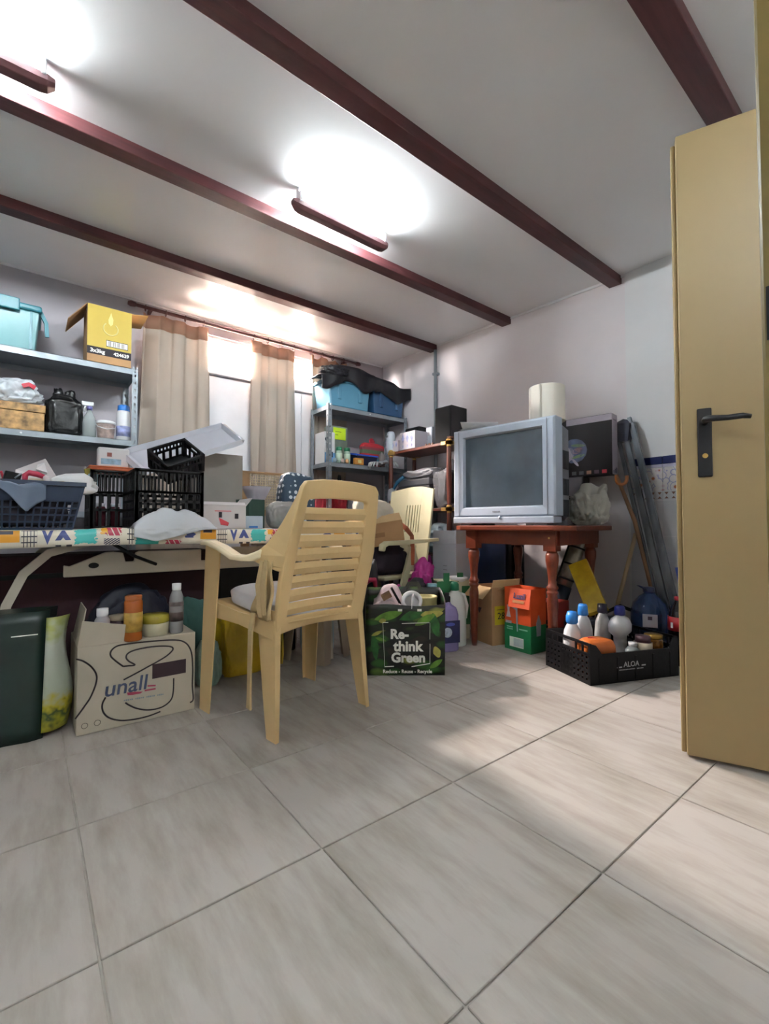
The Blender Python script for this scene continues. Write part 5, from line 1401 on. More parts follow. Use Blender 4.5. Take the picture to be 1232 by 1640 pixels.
for k in range(3): b.box(.015 + k * .025, -.0022, .012, .030 + k * .025, -.0012, .03 + .01 * k)
b.build('side_marks', mat('navy print', '#26364f'), t)
b = MB()
for k in range(7): b.box(.02 + k * .009, -.0022, fh_ - .045, .026 + k * .009, -.0012, fh_ - .035)
b.build('faint_print', mat('grey ink', '#77707c', .6), t)

# --- leaning things beside the pine table
tp, bt = Vector((3.135, 1.37, 1.45)), Vector((3.06, 1.055, .02))
pb2 = thing('profile_bundle', 'bundle of long grey plastic-wrapped strips leaning on the wall by the door', 'bundle', (0, 0, 0))
M_wrapd = mat('plastic wrapped strip', '#6d737c', .22, .3, var=.35, scale=14, stretch=(1, 1, .25))
for k in range(5):
    o_ = Vector((-.012 + .010 * (k % 2), .028 * (k - 2), 0)); dz = Vector((0, 0, [0, .04, -.05, .02, -.08][k]))
    MB().tube([bt + o_ + Vector((0, .0, 0)), tp + o_ * .85 + dz], 1, sq=(.012, .011)).build('strip', M_wrapd, pb2, bevel=.002)
MB().tube([tp + Vector((-.01, .02, -.12)), tp + Vector((-.005, .01, -.0)), tp + Vector((.0, .0, .03))], [.9, 1, .3], sq=(.03, .05)).build('end_wrap', mat('dark crumpled film', '#3d4150', .2, var=.3), pb2)
MB().tube([bt + Vector((-.01, -.09, .01)), bt + Vector((.03, -.0, .5))], 1, sq=(.008, .02)).build('blue_strip', mat('cobalt strip', '#1f3f9c', .4), pb2)
ck = thing('walking_stick', 'brown umbrella with a curved wooden handle leaning behind the strips', 'umbrella', (0, 0, 0))
a = at(987, 768, X=3.02)
crv = [a + Vector((0, .03 * 1.1 * cos(s) - .035, .035 * sin(s))) for s in [pi + pi * k / 8 for k in range(9)]]
foot = Vector((3.07, 1.13, .02))
MB().tube(crv[::-1] + [a + Vector((0, 0, .02)), ] if False else [crv[-1] + Vector((0, .0, .03))] + crv[::-1] + [crv[0] + Vector((0, 0, .02))], .011, 10).build('hook_handle', mat('polished wood handle', '#9a5c2e', .3, var=.15), ck)
MB().tube([crv[-1] + Vector((0, 0, .03)), Vector((3.03, 1.28, .80)), foot], [.011, .013, .008], 10).build('shaft', mat('brown umbrella cloth', '#7d5c40', .6, var=.2), ck); ck.name = 'umbrella'
bs = thing('broom_stick', 'pale wooden broom handle leaning under the pine table end', 'broom', (0, 0, 0))
a, c_ = at(1012, 880, X=3.10), at(985, 985, X=2.98)
c_.z = max(c_.z, .03); dd = (a - c_)
MB().cyl(c_ - dd * .35, a + dd * .25, .013).build('handle', mat('pale broom wood', '#b09878', .5, var=.1), bs); ft = c_ - dd * .35
MB().box(-.12, -.02, -.02, .12, .02, .03).build('brush_head', M_black, bs, loc=(ft.x, ft.y, max(ft.z, .03)), bevel=.008)

# navy panels behind the pine table legs
for k, (pa_, wd) in enumerate(((786, .14), (812, .05), (826, .07))):
    y_ = at(pa_, 920, X=2.86 + .03 * k).y
    t = thing('folder_case', ['wide navy case standing under the pine table by its far leg', 'thin black case standing under the pine table between two others', 'black case standing under the pine table nearest the middle'][k], 'case', (2.86 + .03 * k, y_, 0), radians(5))
    MB().box(-.012, -wd, .30, .012, wd, .70).build('case_body', [mat('navy case', '#1e2a45', .4), M_black, M_black][k], t, bevel=.006); MB().box(-.012, -wd, .0, .012, wd, .30).build('stand', mat('dark brown card', '#3d2f2c'), t); MB().box(-.015, -wd + .01, .68, .015, -wd + .02, .70).build('edge', M_steel, t)
# silver roll and yellow box
sr = thing('silver_roll', 'silver foil wrapped roll strapped with black bands leaning under the pine table', 'roll', (0, 0, 0))
a, c_ = at(930, 862, X=2.93), at(893, 968, X=2.80)
dd = (c_ - a)
M_foil = mat('crinkled foil', '#9a9488', .3, .6, var=.25, scale=16, bump=.4, bscale=30)
MB().tube([a - dd * .02, a + dd * .05, a + dd * .4, a + dd * .75], [.042, .05, .05, .048], 16).build('roll_body', M_foil, sr)
for k in (.15, .4, .62):
    q = a + dd * k; u = dd.normalized(); MB().tube([q - u * .006, q + u * .006], .053, 16).build('strap', M_black, sr)
MB().tube([a - dd * .0 + Vector((-.03, .045, 0)), c_ + dd * .2 + Vector((-.03, .045, 0))], .010, 8).build('rod', M_black, sr)
MB().tube([a + dd * .72, a + dd * 1.2, Vector((c_.x - .05, c_.y + .05, .05))], [.052, .055, .05], 14).build('dark_end', mat('dark blue nylon', '#1f2634', .5), sr)
yb = thing('yellow_box', 'long yellow box leaning at a slant under the pine table', 'box', (0, 0, 0))
a, c_ = at(928, 905, X=2.70), at(954, 968, X=2.60)
u = (a - c_).normalized(); s_ = Vector((.15, -.95, .0)); s_ = (s_ - u * s_.dot(u)).normalized(); n_ = u.cross(s_)
hl, hw = .17, .056; c0 = (a + c_) / 2 - u * .03
b = MB(); b.slab(c0 - u*hl - s_*hw, c0 - u*hl + s_*hw, c0 + u*hl + s_*hw, c0 + u*hl - s_*hw, .045 if (u.cross(s_)).x > 0 else -.045)
b.build('box_body', mat('lemon printed board', '#b89a14', .5, var=.12, scale=20), yb, bevel=.003)
bb = MB().cyl(c0 - u * hl, Vector(((c0 - u*hl).x + .02, (c0 - u*hl).y, .01)), .02); bb.build('support', M_black, yb)
MB().slab(c0 + u*hl*.5 + s_*hw*.3 - n_*.002, c0 + u*hl*.5 + s_*hw - n_*.002, c0 + u*hl + s_*hw - n_*.002, c0 + u*hl + s_*hw*.3 - n_*.002, .004).build('torn_corner', mat('torn pale board', '#a59c8e', .8), yb)

# --- floor in front of the pine table
t = thing('tall_carton', 'tall plain white carton standing between pink bag and pine table', 'carton', (2.447 + .09, 2.27 + .12, 0))
M_wc = mat('bluish white board', '#b9c0ca', .6, var=.03)
MB().box(-.09, -.12, 0, .09, .12, .64).build('carton_body', M_wc, t, bevel=.003)
MB().slab((-.09, -.12, .64), (-.09, .12, .64), (-.085, .115, .735), (-.085, -.115, .735), -.004).build('flap', M_wc, t)
MB().slab((-.09, -.12, .64), (.09, -.12, .64), (.085, -.117, .735), (-.085, -.117, .735), .004).build('flap', mat('shaded white board', '#a8a8a2', .7), t)  # shade of this side put into the flap as a greyer colour
b = MB(); b.box(-.0905, -.03, .47, -.0900, .01, .474); b.box(-.0905, -.03, .44, -.09, .01, .444); b.build('faint_mark', mat('grey ink', '#8d939c'), t)
t = bag('pink_bag', 'magenta plastic bag heaped behind the tall white carton', 'bag', (2.455, 2.645, 0), (.24, .20, .54), M_pink, 81, wr=.18, sq=.65)
t = bag('pink_bag', 'magenta bag draped over the dark tote on the floor', 'bag', (2.115, 2.27, .30), (.15, .15, .26), M_pink, 82, wr=.22, sq=.8)
bag('dark_tote', 'charcoal cloth tote standing before the magenta bags', 'bag', (2.09, 2.25, 0), (.19, .10, .44), mat('charcoal tote cloth', '#2a282e', .85, var=.12), 83, wr=.05, sq=.35)
t = bag('black_handbag', 'black nylon bag with magenta strap behind the leafy shopping bag', 'bag', (1.655, 2.33, 0), (.22, .16, .56), mat('black nylon', '#17181d', .5, var=.25), 84, wr=.1, sq=.55, pinch=.08)
MB().tube([(-.05, -.07, .40), (-.02, -.10, .44), (.02, -.10, .44), (.05, -.075, .38)], [.014, .016, .016, .012], 8).build('magenta_strap', mat('raspberry strap', '#a8284e', .6), t)
t = bag('black_shoe_bag', 'small black and mauve cloth bag against the leafy shopping bag', 'bag', (1.80, 2.22, 0), (.16, .13, .40), mat('black mauve cloth', '#33232c', .8, var=.5, scale=18), 85, wr=.2)
MB().tube([(-.03, -.06, .36), (0, -.075, .40), (.03, -.06, .37)], .014, 8).build('pink_knot', M_pink, t)
# green and white bag behind bottles
t = thing('green_box', 'green and cream printed carton with notched top behind the jugs', 'carton', (2.30, 2.19, 0), radians(-24))
MB().box(-.12, -.06, 0, .12, .06, .40).build('carton_body', mat('cream carton', '#b5b096', .6), t, bevel=.004)
panel(t, 'green_print', -.12, .24, .0, .395, -.0605, mat('leaf green print', '#1f6a3e', .6)); panel(t, 'green_print', .06, .1, .12, .36, -.0605, mat('leaf green print', '#1f6a3e', .6))
for x in (-.05, .05): MB().box(x - .02, -.062, .39, x + .02, -.05, .45).build('green_tab', mat('leaf green print', '#1f6a3e'), t)
MB().lathe([(.05, .385), (.062, .40), (.066, .415), (.06, .42), (0, .421)], 18, (.055, -.01, 0)).build('round_lid', M_white, t)
p = at(722, 1042, Z=0)
M_lil2 = mat('lilac detergent', '#8f84b4', .25, var=.06)
t = thing('lilac_jug', 'lilac detergent jug with a black cap beside the leafy shopping bag', 'jug', (2.055, 1.985, 0), radians(-20))
b = MB(); 
def rr2(w_, d_, k=.02): return [(-w_+k, -d_), (w_-k, -d_), (w_, -d_+k), (w_, d_-k), (w_-k, d_), (-w_+k, d_), (-w_, d_-k), (-w_, -d_+k)]
b.loft([[(x, y, z_) for x, y in rr2(w_, d_)] for z_, w_, d_ in ((0, .062, .045), (.01, .066, .048), (.22, .066, .048), (.262, .056, .04), (.285, .026, .026), (.30, .024, .024))], smooth=False)
b.build('jug_body', M_lil2, t, bevel=.006)
MB().lathe([(.020, .295), (.022, .30), (.022, .33), (.014, .335), (.014, .352), (0, .353)], 14).build('cap', M_black, t)
MB().box(-.064, -.050, .055, .064, -.0475, .19).build('printed_label', mat('navy print label', '#1e2050', .5, var=.2, scale=20), t)
MB().lathe([(.03, -.001), (.03, .001)], 18, M=Matrix.Translation((-.02, -.0505, .12)) @ Matrix.Rotation(pi/2, 4, 'X')).build('printed_flower', mat('pale lilac print', '#b6c4d4', .6, var=.2, scale=60), t)
MB().lathe([(.03, -.001), (.03, .001)], 18, sy=.35, M=Matrix.Translation((.0, -.0505, .168)) @ Matrix.Rotation(pi/2, 4, 'X')).build('printed_oval', mat('cobalt print', '#4a57b8', .6), t)
p = at(742, 1035, Z=0)
t = thing('white_jug', 'big white bleach jug with a green cap between lilac jug and table leg', 'jug', (2.19, 2.045, 0), radians(-30))
b = MB(); b.loft([[(x, y, z_) for x, y in rr2(w_, d_, k)] for z_, w_, d_, k in ((0, .064, .052, .03), (.01, .068, .056, .03), (.20, .068, .056, .03), (.27, .062, .05, .03), (.32, .045, .04, .02), (.345, .024, .024, .012), (.36, .024, .024, .012))])
b.build('jug_body', mat('milky jug plastic', '#c9ccc6', .35, var=.03), t)
MB().lathe([(.026, .35), (.03, .355), (.028, .39), (.018, .405), (0, .406)], 14).build('cap', M_green, t)
MB().tube([(.03, 0, .33), (.062, 0, .32), (.082, 0, .25), (.07, 0, .17)], .012, 8).build('handle', mat('milky jug plastic', '#c9ccc6'), t)
p = at(700, 1020, Z=0)
bottle('green_bottle', 'clear bottle with a teal green cap behind the lilac jug', (1.98, 2.09, 0), [(.05, 0), (.055, .01), (.055, .27), (.03, .33), (.02, .345)], M_pet, [(.022, .34), (.024, .345), (.024, .375), (0, .376)], M_green)
bottle('pet_bottle', 'round clear bottle with an ice blue cap behind the jugs', (2.09, 2.155, 0), [(.055, 0), (.06, .01), (.06, .30), (.05, .35), (.03, .37)], M_pet, [(.03, .365), (.034, .37), (.034, .39), (0, .392)], mat('ice blue cap', '#8fb8c6', .3)); 
# brown carton with yellow label
A_ = Vector((2.400, 2.075, 0)); B2 = Vector((2.345, 1.865, 0))
ang = atan2((B2 - A_).y, (B2 - A_).x)
t = carton('brown_carton', 'open brown cardboard carton with a yellow label under the pine table', 'carton', ((A_ + B2) / 2 + Vector((.115, -.02, 0))), .215, .22, .37, M_card, rz=ang, open_top=True, flaps=(('F', .10, -.75), ('R', .05, 1.4)), inner=M_cardin)
MB().box(.108, -.09, .13, .109, .09, .25).build('yellow_label', mat('yellow label paper', '#c2b01c', .6), t)
txt(t, '28', .06, (.1095, -.04, .185), (pi/2, 0, pi/2), M_ink, 0)
MB().box(.1092, -.075, .225, .1096, .07, .228).build('label_line', M_ink, t)
b = MB(); b.prism([(-.055, .225), (-.005, .225), (-.03, .185)], -.1112, -.1102); b.build('torn_hole', mat('dark carton inside', '#3a2a30'), t)
# orange and green box
A_ = Vector((2.385, 1.795, 0)); B2 = Vector((2.375, 1.600, 0)); ang = atan2((B2 - A_).y, (B2 - A_).x)
M_ob = mat('orange printed carton', '#c6481a', .5, var=.04); M_gb = mat('green printed carton', '#0f6a3c', .5, var=.04)
bw, bd_, bh = .195, .15, .385
t = thing('detergent_carton', 'torn open orange and green detergent carton on the floor', 'carton', (A_ + B2) / 2 + Vector((bd_ / 2, 0, 0)), ang)
b = MB(); e = .003
b.box(-bw/2, -bd_/2, 0, bw/2, bd_/2, e); b.box(-bw/2, -bd_/2, e, bw/2, -bd_/2 + e, bh); b.box(-bw/2, bd_/2 - e, e, bw/2, bd_/2, bh); b.box(-bw/2, -bd_/2 + e, e, -bw/2 + e, bd_/2 - e, bh); b.box(bw/2 - e, -bd_/2 + e, e, bw/2, bd_/2 - e, bh)
b.build('carton_body', M_ob, t)
b = MB(); e2 = .0008
b.box(-bw/2 - e2, -bd_/2 - e2, .0005, bw/2 + e2, -bd_/2, .165); b.box(bw/2, -bd_/2, .0005, bw/2 + e2, bd_/2, .165); b.box(-bw/2 - e2, -bd_/2, .0005, -bw/2, bd_/2, .165)
b.build('green_band', M_gb, t)
panel(t, 'barcode_field', -.06, .022, .045, .082, -bd_/2 - .0009, M_inkw, .0006)
b = MB()
for k in range(14): b.box(-.028 + k * .005, -bd_/2 - .002, .028, -.0262 + k * .005, -bd_/2 - .0014, .076)
b.build('barcode', mat('blue grey bars', '#7f8fa6', .7), t)
b = MB(); b.prism([(-.022, bh - .05), (.0, bh - .045), (.004, .12), (-.004, .12), (-.012, .25), (-.045, bh - .12)], -bd_/2 - .0015, -bd_/2 - .0008); b.build('torn_gap', mat('grey torn paper', '#9aa3ad', .8), t)
MB().slab((-bw/2 + .045, -bd_/2 - .001, bh), (bw/2 + .004, -bd_/2 - .001, bh), (bw/2 + .012, -bd_/2 - .030, bh - .115), (-bw/2 + .05, -bd_/2 - .030, bh - .115), .003).build('front_flap', M_ob, t)
nf = Vector((0, -.078, .034)).normalized()
rotf = (pi/2 + math.atan2(.034, .078), 0, 0)
fa = math.atan2(.029, .115); rotf = (pi/2 - fa, 0, 0)
txt(t, 'Luzil', .048, (.028, -bd_/2 - .001 - .0115 - .0045, bh - .046), rotf, mat('navy letter ink', '#1c1c50', .6), .0012)
MB().cbox((.026, -bd_/2 - .001 - .0200 - .004, bh - .079), (.085, .0008, .016), (-fa, 0, 0)).build('subtitle_band', mat('dull orange ink', '#a0683a', .7), t)
MB().slab((-bw/2, -bd_/2, bh), (-bw/2, bd_/2, bh), (-bw/2 - .055, bd_/2, bh - .03), (-bw/2 - .055, -bd_/2, bh - .03), .003).build('side_flap', M_cardin, t)
b = MB(); b.prism([(-.085, .20), (-.050, .20), (-.060, .24), (-.058, .275), (-.078, .275), (-.074, .24)], -bd_/2 - .0012, -bd_/2 - .0004); b.box(-.09, -bd_/2 - .0012, .178, -.045, -bd_/2 - .0004, .162); b.build('printed_bottle', mat('pale print', '#b9b7c4', .6), t)
b = MB()
for k in range(2): b.box(-.08, -bd_/2 - .0018, .138 - k * .013, -.035, -bd_/2 - .0012, .145 - k * .013)
b.box(.012, -bd_/2 - .0018, .132, .075, -bd_/2 - .0012, .140); b.build('small_print', mat('pale green ink', '#8db8a0', .7), t)
MB().prism([(-.02, .10), (.02, .10), (.024, .18), (.008, .21), (.006, .225), (-.006, .225), (-.008, .21), (-.024, .18)], bw/2 + .0008, bw/2 + .0016, 'X').build('printed_bottle', mat('grey print', '#8f8c94', .6), t)
t = carton('red_carton', 'dark red striped carton behind the detergent carton', 'carton', (2.66, 1.64, 0), .14, .18, .29, mat('dark red board', '#8a2a22', .6, var=.1), rz=-pi/2 + .05)
b = MB()
for k in range(4): b.box(-.06, -.0915, .05 + k * .035, .065, -.0902, .075 + k * .035)
b.build('black_stripes', M_ink, t)

# --- leafy shopping bag
RL, RR_ = Vector((1.386, 1.906, 0)), Vector((1.700, 1.660, 0))
wv = (RR_ - RL); bw = wv.length; ang = atan2(wv.y, wv.x); bd2, bh2 = .24, .36
ctr = (RL + RR_) / 2 + Vector((-wv.y, wv.x, 0)).normalized() * (bd2 / 2 + .004)
sb = thing('shopping_bag', 'dark leaf printed reusable shopping bag with white lettering on the floor', 'bag', ctr, ang)
def leafbag():
    m = mat('leaf printed bag', '#10160f', .42)
    nt = m.node_tree; N = nt.nodes; L = nt.links; p = N['Principled BSDF']; tc = N.new('ShaderNodeTexCoord')
    nz = N.new('ShaderNodeTexNoise'); nz.inputs['Scale'].default_value = 9; L.new(tc.outputs['Object'], nz.inputs['Vector'])
    mv = N.new('ShaderNodeVectorMath'); mv.operation = 'MULTIPLY_ADD'; mv.inputs[1].default_value = (.05,) * 3; L.new(nz.outputs['Color'], mv.inputs[0]); L.new(tc.outputs['Object'], mv.inputs[2])
    mp = N.new('ShaderNodeMapping'); mp.inputs['Rotation'].default_value = (0, .7, 0); mp.inputs['Scale'].default_value = (11, 6, 24); L.new(mv.outputs[0], mp.inputs[0])
    v = N.new('ShaderNodeTexVoronoi'); v.inputs['Scale'].default_value = 1.0; L.new(mp.outputs[0], v.inputs['Vector'])
    r1 = N.new('ShaderNodeValToRGB'); r1.color_ramp.interpolation = 'CONSTANT'; e = r1.color_ramp.elements
    e[0].color = lin('#12210f') + [1]; e[1].position = .25; e[1].color = lin('#2c5a1e') + [1]
    for pos, c in ((.42, '#17130f'), (.6, '#54702a'), (.7, '#1d4a1e'), (.85, '#2a1f1a'), (.93, '#83863a')):
        k = e.new(pos); k.color = lin(c) + [1]
    sr_ = N.new('ShaderNodeSeparateColor'); L.new(v.outputs['Color'], sr_.inputs[0]); L.new(sr_.outputs[0], r1.inputs[0])
    r2 = N.new('ShaderNodeValToRGB'); e = r2.color_ramp.elements; e[0].position = .32; e[0].color = (1, 1, 1, 1); e[1].position = .62; e[1].color = (.04, .04, .04, 1)
    L.new(v.outputs['Distance'], r2.inputs[0])
    mx = N.new('ShaderNodeMix'); mx.data_type = 'RGBA'; mx.blend_type = 'MULTIPLY'; mx.inputs[0].default_value = 1
    L.new(r1.outputs[0], mx.inputs[6]); L.new(r2.outputs[0], mx.inputs[7]); L.new(mx.outputs[2], p.inputs['Base Color']); return m
b = MB()
def bside(u, v):
    # around: u 0..1, up: v
    per = [(-bw/2, -bd2/2), (bw/2, -bd2/2), (bw/2, bd2/2), (-bw/2, bd2/2)]
    s = (u % 1) * 4; k = int(s) % 4; f = s - int(s); a, c = per[k], per[(k + 1) % 4]
    x, y = a[0] + (c[0] - a[0]) * f, a[1] + (c[1] - a[1]) * f
    infl = 1 + .03 * sin(pi * v) if k in (1, 3) else 1
    bow = .010 * sin(pi * f) * (1 if k == 1 else -1 if k == 3 else 0)
    return (x * (1 + .02 * v) * 1 + bow, y * (1 + .04 * v), bh2 * v + (.06 * v ** 3 * (y / bd2 + .5)) + .008 * noise.noise(Vector((u * 9, v * 3, 5))) * v)
b.grid(bside, 64, 14); b.box(-bw/2, -bd2/2, 0, bw/2, bd2/2, .004)
b.build('bag_body', leafbag(), sb, solid=.003)
M_bin = mat('dark bag lining', '#2b2d28', .6)
fy_ = -bd2/2 * 1.03 - .0035
def fx(cx): return (cx - 550) / 970 * bw      # across the face
def fz(cy): return (775 - cy) / 775 * .31
for a in (((262, 95), (330, 95)), ((500, 108), (845, 98)), ((262, 95), (285, 660)), ((285, 660), (400, 655)), ((620, 660), (850, 620)), ((852, 100), (850, 310)), ((852, 370), (850, 620))):
    p0, p1 = (fx(a[0][0]), fy_, fz(a[0][1])), (fx(a[1][0]), fy_, fz(a[1][1]))
    MB().tube([p0, p1], 1, sq=(.0008, .0050) if abs(p1[2]-p0[2]) > .05 else (.0050, .0008)).build('printed_frame', M_inkw, sb)
for body, cx, cy, sz in (('Re-', 470, 250, .068), ('think', 575, 405, .072), ('Green', 580, 550, .068)):
    txt(sb, body, sz, (fx(cx), fy_, fz(cy)), FRONT, M_inkw, .0026)
txt(sb, 'Reduce - Reuse - Recycle', .0245, (fx(570), fy_, fz(722)), FRONT, M_inkw, .0007)
M_leafs = [mat('bright leaf print', '#5f8a2c', .5, var=.25, scale=30), mat('yellow leaf print', '#a9a04a', .5, var=.2, scale=30), mat('deep leaf print', '#245c26', .5, var=.3, scale=30)]
for k, (x, z_, a, c, r_, mi) in enumerate(((-.09, .305, .075, .022, .25, 0), (.05, .315, .09, .026, .35, 2), (.135, .315, .06, .024, .1, 1), (-.16, .15, .02, .07, .1, 2), (.15, .26, .025, .06, .2, 2), (.10, .285, .06, .02, .5, 0), (-.15, .215, .03, .009, .4, 1), (-.13, .185, .03, .008, -.3, 0), (.16, .12, .02, .03, .4, 1), (.155, .06, .04, .014, .6, 0), (-.12, .28, .02, .012, .2, 1))):
    ol = []
    for s in range(13):
        w_ = s / 12; ol.append((-a + 2 * a * w_, c * sin(pi * w_) ** .8))
    ol += [(x_, -y_) for x_, y_ in ol[-2:0:-1]]
    q = MB(); q.prism([(x + p_[0] * cos(r_) - p_[1] * sin(r_), z_ + p_[0] * sin(r_) + p_[1] * cos(r_)) for p_ in ol], fy_ + .0012 - .0002 * k / 11, fy_ + .0020); q.build('printed_leaf', M_leafs[mi], sb)
for x in (-.03, .07): MB().cbox((x, -bd2/2 * 1.04 - .005, .335), (.022, .002, .012)).build('handle_stitch', M_inkw, sb)
MB().tube([(.03, -bd2*.5, .34), (.035, -bd2*.46, .40), (.04, -bd2*.40, .405), (.045, -bd2*.35, .37)], 1, sq=(.002, .012)).build('handle', M_white, sb)
MB().tube([(.01, bd2*.53, .40), (.03, bd2*.5, .44), (.08, bd2*.5, .44), (.10, bd2*.53, .40)], 1, sq=(.002, .012)).build('handle', M_bin, sb)
# what is inside the shopping bag
def inside(lx, ly, z_): 
    return ctr + Matrix.Rotation(ang, 3, 'Z') @ Vector((lx, ly, z_))
M_pinkw = mat('pinkish white plastic', '#cfbcc0', .45, var=.08)
o = fit(blob((.2, .2, .2), 91, .22, .7, 4, fold=1.2), (.21, .20, .40)).build('white_plastic_heap', M_pinkw, None, loc=inside(-.08, .0, .05), rot=(0, 0, ang)); tag(o, 'heap of pinkish white plastic bags inside the leafy shopping bag', 'bag')
t = thing('tape_roll', 'wide white ring lying tilted inside the leafy shopping bag', 'ring', inside(.035, -.05, .365), ang, rot=(radians(58), 0, ang))
MB().lathe([(.052, -.02), (.056, -.018), (.056, .018), (.052, .02), (.040, .02), (.037, .0), (.040, -.02), (.052, -.02)], 28).build('ring_body', M_white, t)
t = bottle('cream_tub', 'open cream tub inside the leafy shopping bag', inside(.115, .03, .13), [(.05, 0), (.06, .01), (.064, .24), (.067, .25), (.064, .255), (.058, .25), (.055, .20), (0, .20)], mat('cream yellow tub', '#b9ad78', .5), None, None, 'tub')
o = fit(blob((.2, .14, .2), 93, .2, .7, 3), (.18, .17, .28)).build('white_cloth', mat('clean white cloth', '#d6cdd0', .8, var=.05), None, loc=inside(.05, -.02, .02), rot=(0, 0, ang)); tag(o, 'white cloth packed under the ring in the shopping bag', 'cloth')
t = thing('black_brush', 'small brown and black brush stuck among the plastic in shopping bag', 'brush', inside(-.05, -.07, .40), ang)
MB().cbox((0, 0, .0), (.012, .02, .10), (.2, -.5, 0)).build('handle', M_black, t); MB().cbox((-.05, 0, .0), (.05, .03, .03), (.2, -.5, 0)).build('bristles', mat('tan bristle', '#8a6a4c', .8), t)

# --- black crate by the door
cp = Vector((2.140, 1.119, 0)); cq = Vector((2.645, .914, 0)); cv = cq - cp; cl_ = cv.length; ca = atan2(cv.y, cv.x)
cd_ = .345; chh = .20
cc = (cp + cq) / 2 + Vector((-cv.y, cv.x, 0)).normalized() * cd_ / 2
kt = crate('low_black_crate', 'low black fruit crate full of cleaning bottles beside the open door', cc, cl_, cd_, chh, M_black, rz=ca, nb=9, nz=4, dip=.055, solid_front=True)
txt(kt, 'ALOA', .036, (-.03, -cd_/2 - .0035, .085), FRONT, mat('grey white ink', '#b5b4b8', .7), .0004)
b = MB()
for k in range(18):
    b.box(-.105 + k * .0085, -cd_/2 - .0012, .058, -.100 + k * .0085, -cd_/2 - .0004, .063)
b.box(-.115, -cd_/2 - .0012, .071, -.085, -cd_/2 - .0004, .077); b.box(.035, -cd_/2 - .0012, .071, .06, -cd_/2 - .0004, .077)
b.build('small_print', mat('grey white ink', '#b5b4b8'), kt)
def incr(pxx, pyy, d): 
    p = at(pxx, pyy, d=d); return Vector((p.x, p.y, .008))
M_bw = mat('glossy white bottle', '#cfd0d4', .28, var=.03)
def inc(lx, ly): return Vector((cc.x, cc.y, .008)) + Matrix.Rotation(ca, 3, 'Z') @ Vector((lx, ly, 0))
sq_ = [(.035, 0), (.042, .006), (.043, .12), (.040, .16), (.028, .19), (.018, .20)]
t = bottle('cleaner_bottle', 'white bottle with a domed sky blue cap at the crate corner', inc(-.212, .03), [(.040, 0), (.045, .006), (.047, .16), (.040, .21), (.024, .245), (.021, .25)], M_bw, [(.024, .245), (.030, .255), (.030, .285), (.022, .308), (0, .313)], mat('sky cap', '#2f83d6', .35))
t = bottle('cleaner_bottle', 'broad white flat bottle with a sky blue screw cap in crate', inc(-.105, .075), [(.06, 0), (.068, .008), (.07, .16), (.066, .20), (.05, .245), (.026, .275), (.02, .28)], M_bw, [(.023, .275), (.028, .28), (.024, .325), (.019, .335), (0, .336)], mat('sky cap', '#2f83d6'), sy=.6)
t = bottle('cleaner_bottle', 'white bottle with a black violet cap behind the others in crate', inc(.045, .10), [(.05, 0), (.056, .008), (.058, .14), (.05, .23), (.026, .275), (.02, .28)], mat('grey white bottle', '#b9b9b8', .35), [(.023, .275), (.027, .28), (.024, .325), (0, .327)], mat('dark violet cap', '#1d1a30', .4), sy=.65)
t = bottle('cleaner_bottle', 'wide-shouldered white bottle with a navy cap and moulded grip in crate', inc(.07, .0), [(.04, 0), (.046, .008), (.046, .10), (.048, .17), (.082, .195), (.084, .23), (.066, .26), (.028, .28), (.022, .285)], M_bw, [(.024, .28), (.029, .285), (.026, .32), (.02, .33), (0, .331)], mat('navy cap', '#20267a', .35), sy=.6, band=(.0468, .04, .09, mat('lilac grey print', '#a9abc0', .5, var=.3, scale=30)))
t = bag('wipes_pack', 'orange and white soft pack of wipes in the crate', 'pack', inc(-.165, -.085), (.19, .12, .195), mat('orange pack film', '#c96a2a', .4, var=.15), 95, rz=ca, wr=.03, sq=.45)
MB().box(-.06, -.0615, .06, .06, -.0605, .09).build('white_band', M_white, t); MB().cbox((-.01, .0, .192), (.055, .012, .006), (0, .1, -.5)).build('red_tab', M_red, t)
bottle('medicine_jar', 'small white jar with a pale label in the crate', inc(.12, -.10), [(.04, 0), (.043, .006), (.043, .15), (.04, .16)], mat('maroon plastic', '#4a2f38'), [(.036, .158), (.036, .19), (0, .191)], mat('maroon plastic', '#4a2f38'), 'jar', band=(.0436, .09, .158, mat('cream paper', '#cbbfa9')))
t = bottle('gold_jar', 'gold topped glass jar of amber contents in the crate', inc(.21, -.08), [(.042, 0), (.046, .006), (.046, .155), (.04, .17)], mat('amber contents', '#8a5a20', .15, var=.4, scale=60), [(.042, .167), (.044, .171), (.044, .187), (0, .189)], mat('gold lid', '#a8853c', .3, .7), 'jar')
bottle('clear_bottle', 'squat clear bottle with pale label before the wide-shouldered bottle', inc(.055, -.10), [(.036, 0), (.04, .006), (.04, .12), (.02, .14)], M_pet, [(.02, .138), (.022, .16), (0, .161)], M_white)
o = fit(blob((.2, .2, .1), 96, .2, .6, 3), (.15, .09, .12)).build('dark_cloth', mat('black cotton', '#18181d'), None, loc=inc(.19, .11), rot=(0, 0, ca)); tag(o, 'dark cloth packed at the back of the low crate', 'cloth')
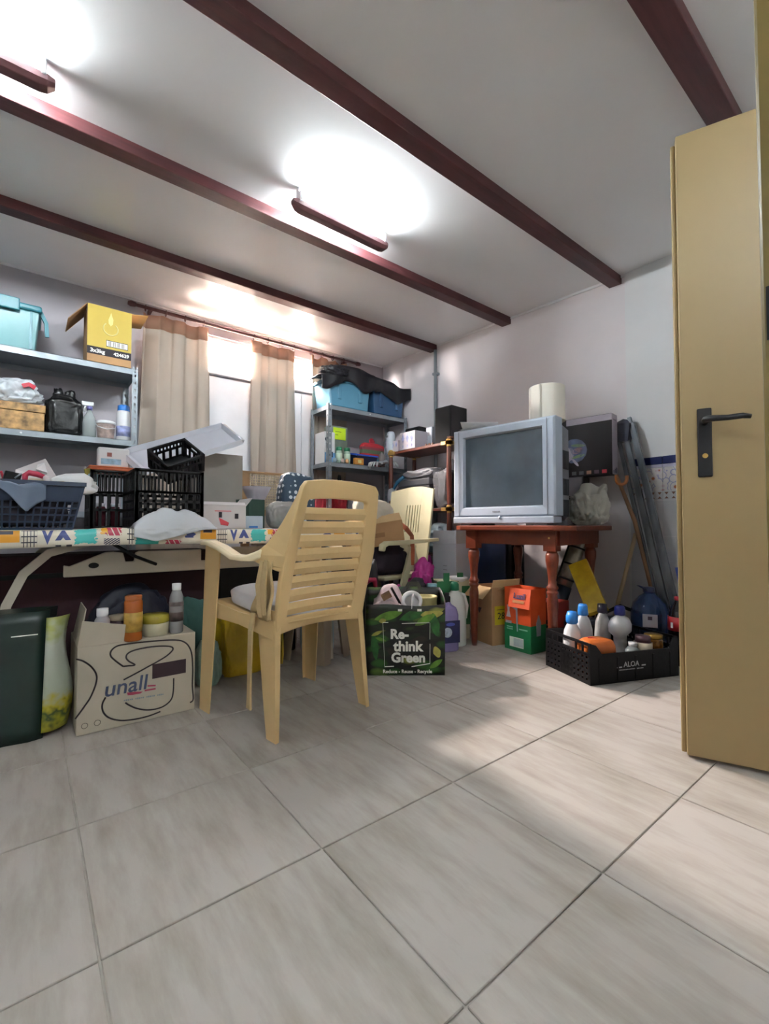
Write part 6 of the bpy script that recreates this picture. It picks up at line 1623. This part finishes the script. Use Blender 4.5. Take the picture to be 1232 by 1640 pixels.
# water jug and cola
M_jug = mat('blue water jug plastic', '#27406e', .12, var=.1, alpha=.72)
t = bottle('water_jug', 'large blue tinted water jug behind the low black crate', (2.93, 1.165, 0), [(.09, 0), (.096, .01), (.098, .10), (.092, .11), (.098, .12), (.098, .26), (.085, .31), (.05, .35), (.028, .365), (.026, .375)], M_jug, [(.03, .372), (.032, .376), (.032, .40), (.026, .404), (0, .405)], mat('navy jug cap', '#1b2750', .35), 'jug')
MB().tube([(-.03, 0, .385), (-.05, .02, .405), (-.03, .05, .41), (.02, .03, .395)], .005, 6).build('carry_ring', mat('navy jug cap', '#1b2750'), t)
MB().cbox((-.093, -.042, .22), (.002, .075, .075), (0, 0, radians(24))).build('printed_label', mat('pale jug label', '#b4aeb4', .6, var=.05), t)
MB().cbox((-.0945, -.0425, .235), (.002, .022, .02), (0, 0, radians(24))).build('round_print', mat('plum print', '#4d3a48'), t)
t = bottle('cola_bottle', 'dark drink bottle with a red wrapper beside the open door', (2.86, .985, 0), [(.045, 0), (.05, .01), (.052, .08), (.05, .18), (.052, .24), (.04, .30), (.02, .34), (.016, .36)], mat('dark cola', '#160d10', .1), [(.018, .355), (.019, .36), (.019, .375), (0, .376)], M_red, band=(.0525, .19, .265, mat('red wrapper', '#b01f26', .4)))
MB().cbox((-.05, .016, .22), (.002, .012, .03), (0, 0, -.3)).build('printed_patch', M_paper, t)
# flat black case behind crate
t = thing('flat_case', 'flat black and grey case lying behind the low crate', 'case', (2.755, 1.40, 0), radians(-20))
MB().box(-.20, -.06, 0, .20, .06, .20).build('case_body', mat('dark navy case', '#1c1f2e', .5), t, bevel=.02)
MB().box(-.20, -.062, .17, .20, .0, .215).build('lid', mat('slate case lid', '#3c4152', .4), t, bevel=.015); MB().tube([(-.05, -.03, .215), (-.04, -.03, .24), (.04, -.03, .24), (.05, -.03, .215)], .006, 8).build('handle', M_black, t)
t = thing('black_hoop', 'thin black hose arching over the flat case to the wall', 'hose', (0, 0, 0))
MB().tube([(2.88, 1.42, .03), (2.86, 1.40, .22), (2.92, 1.33, .27), (3.02, 1.25, .22), (3.07, 1.19, .03)], .012, 8).build('hose_tube', M_black, t)
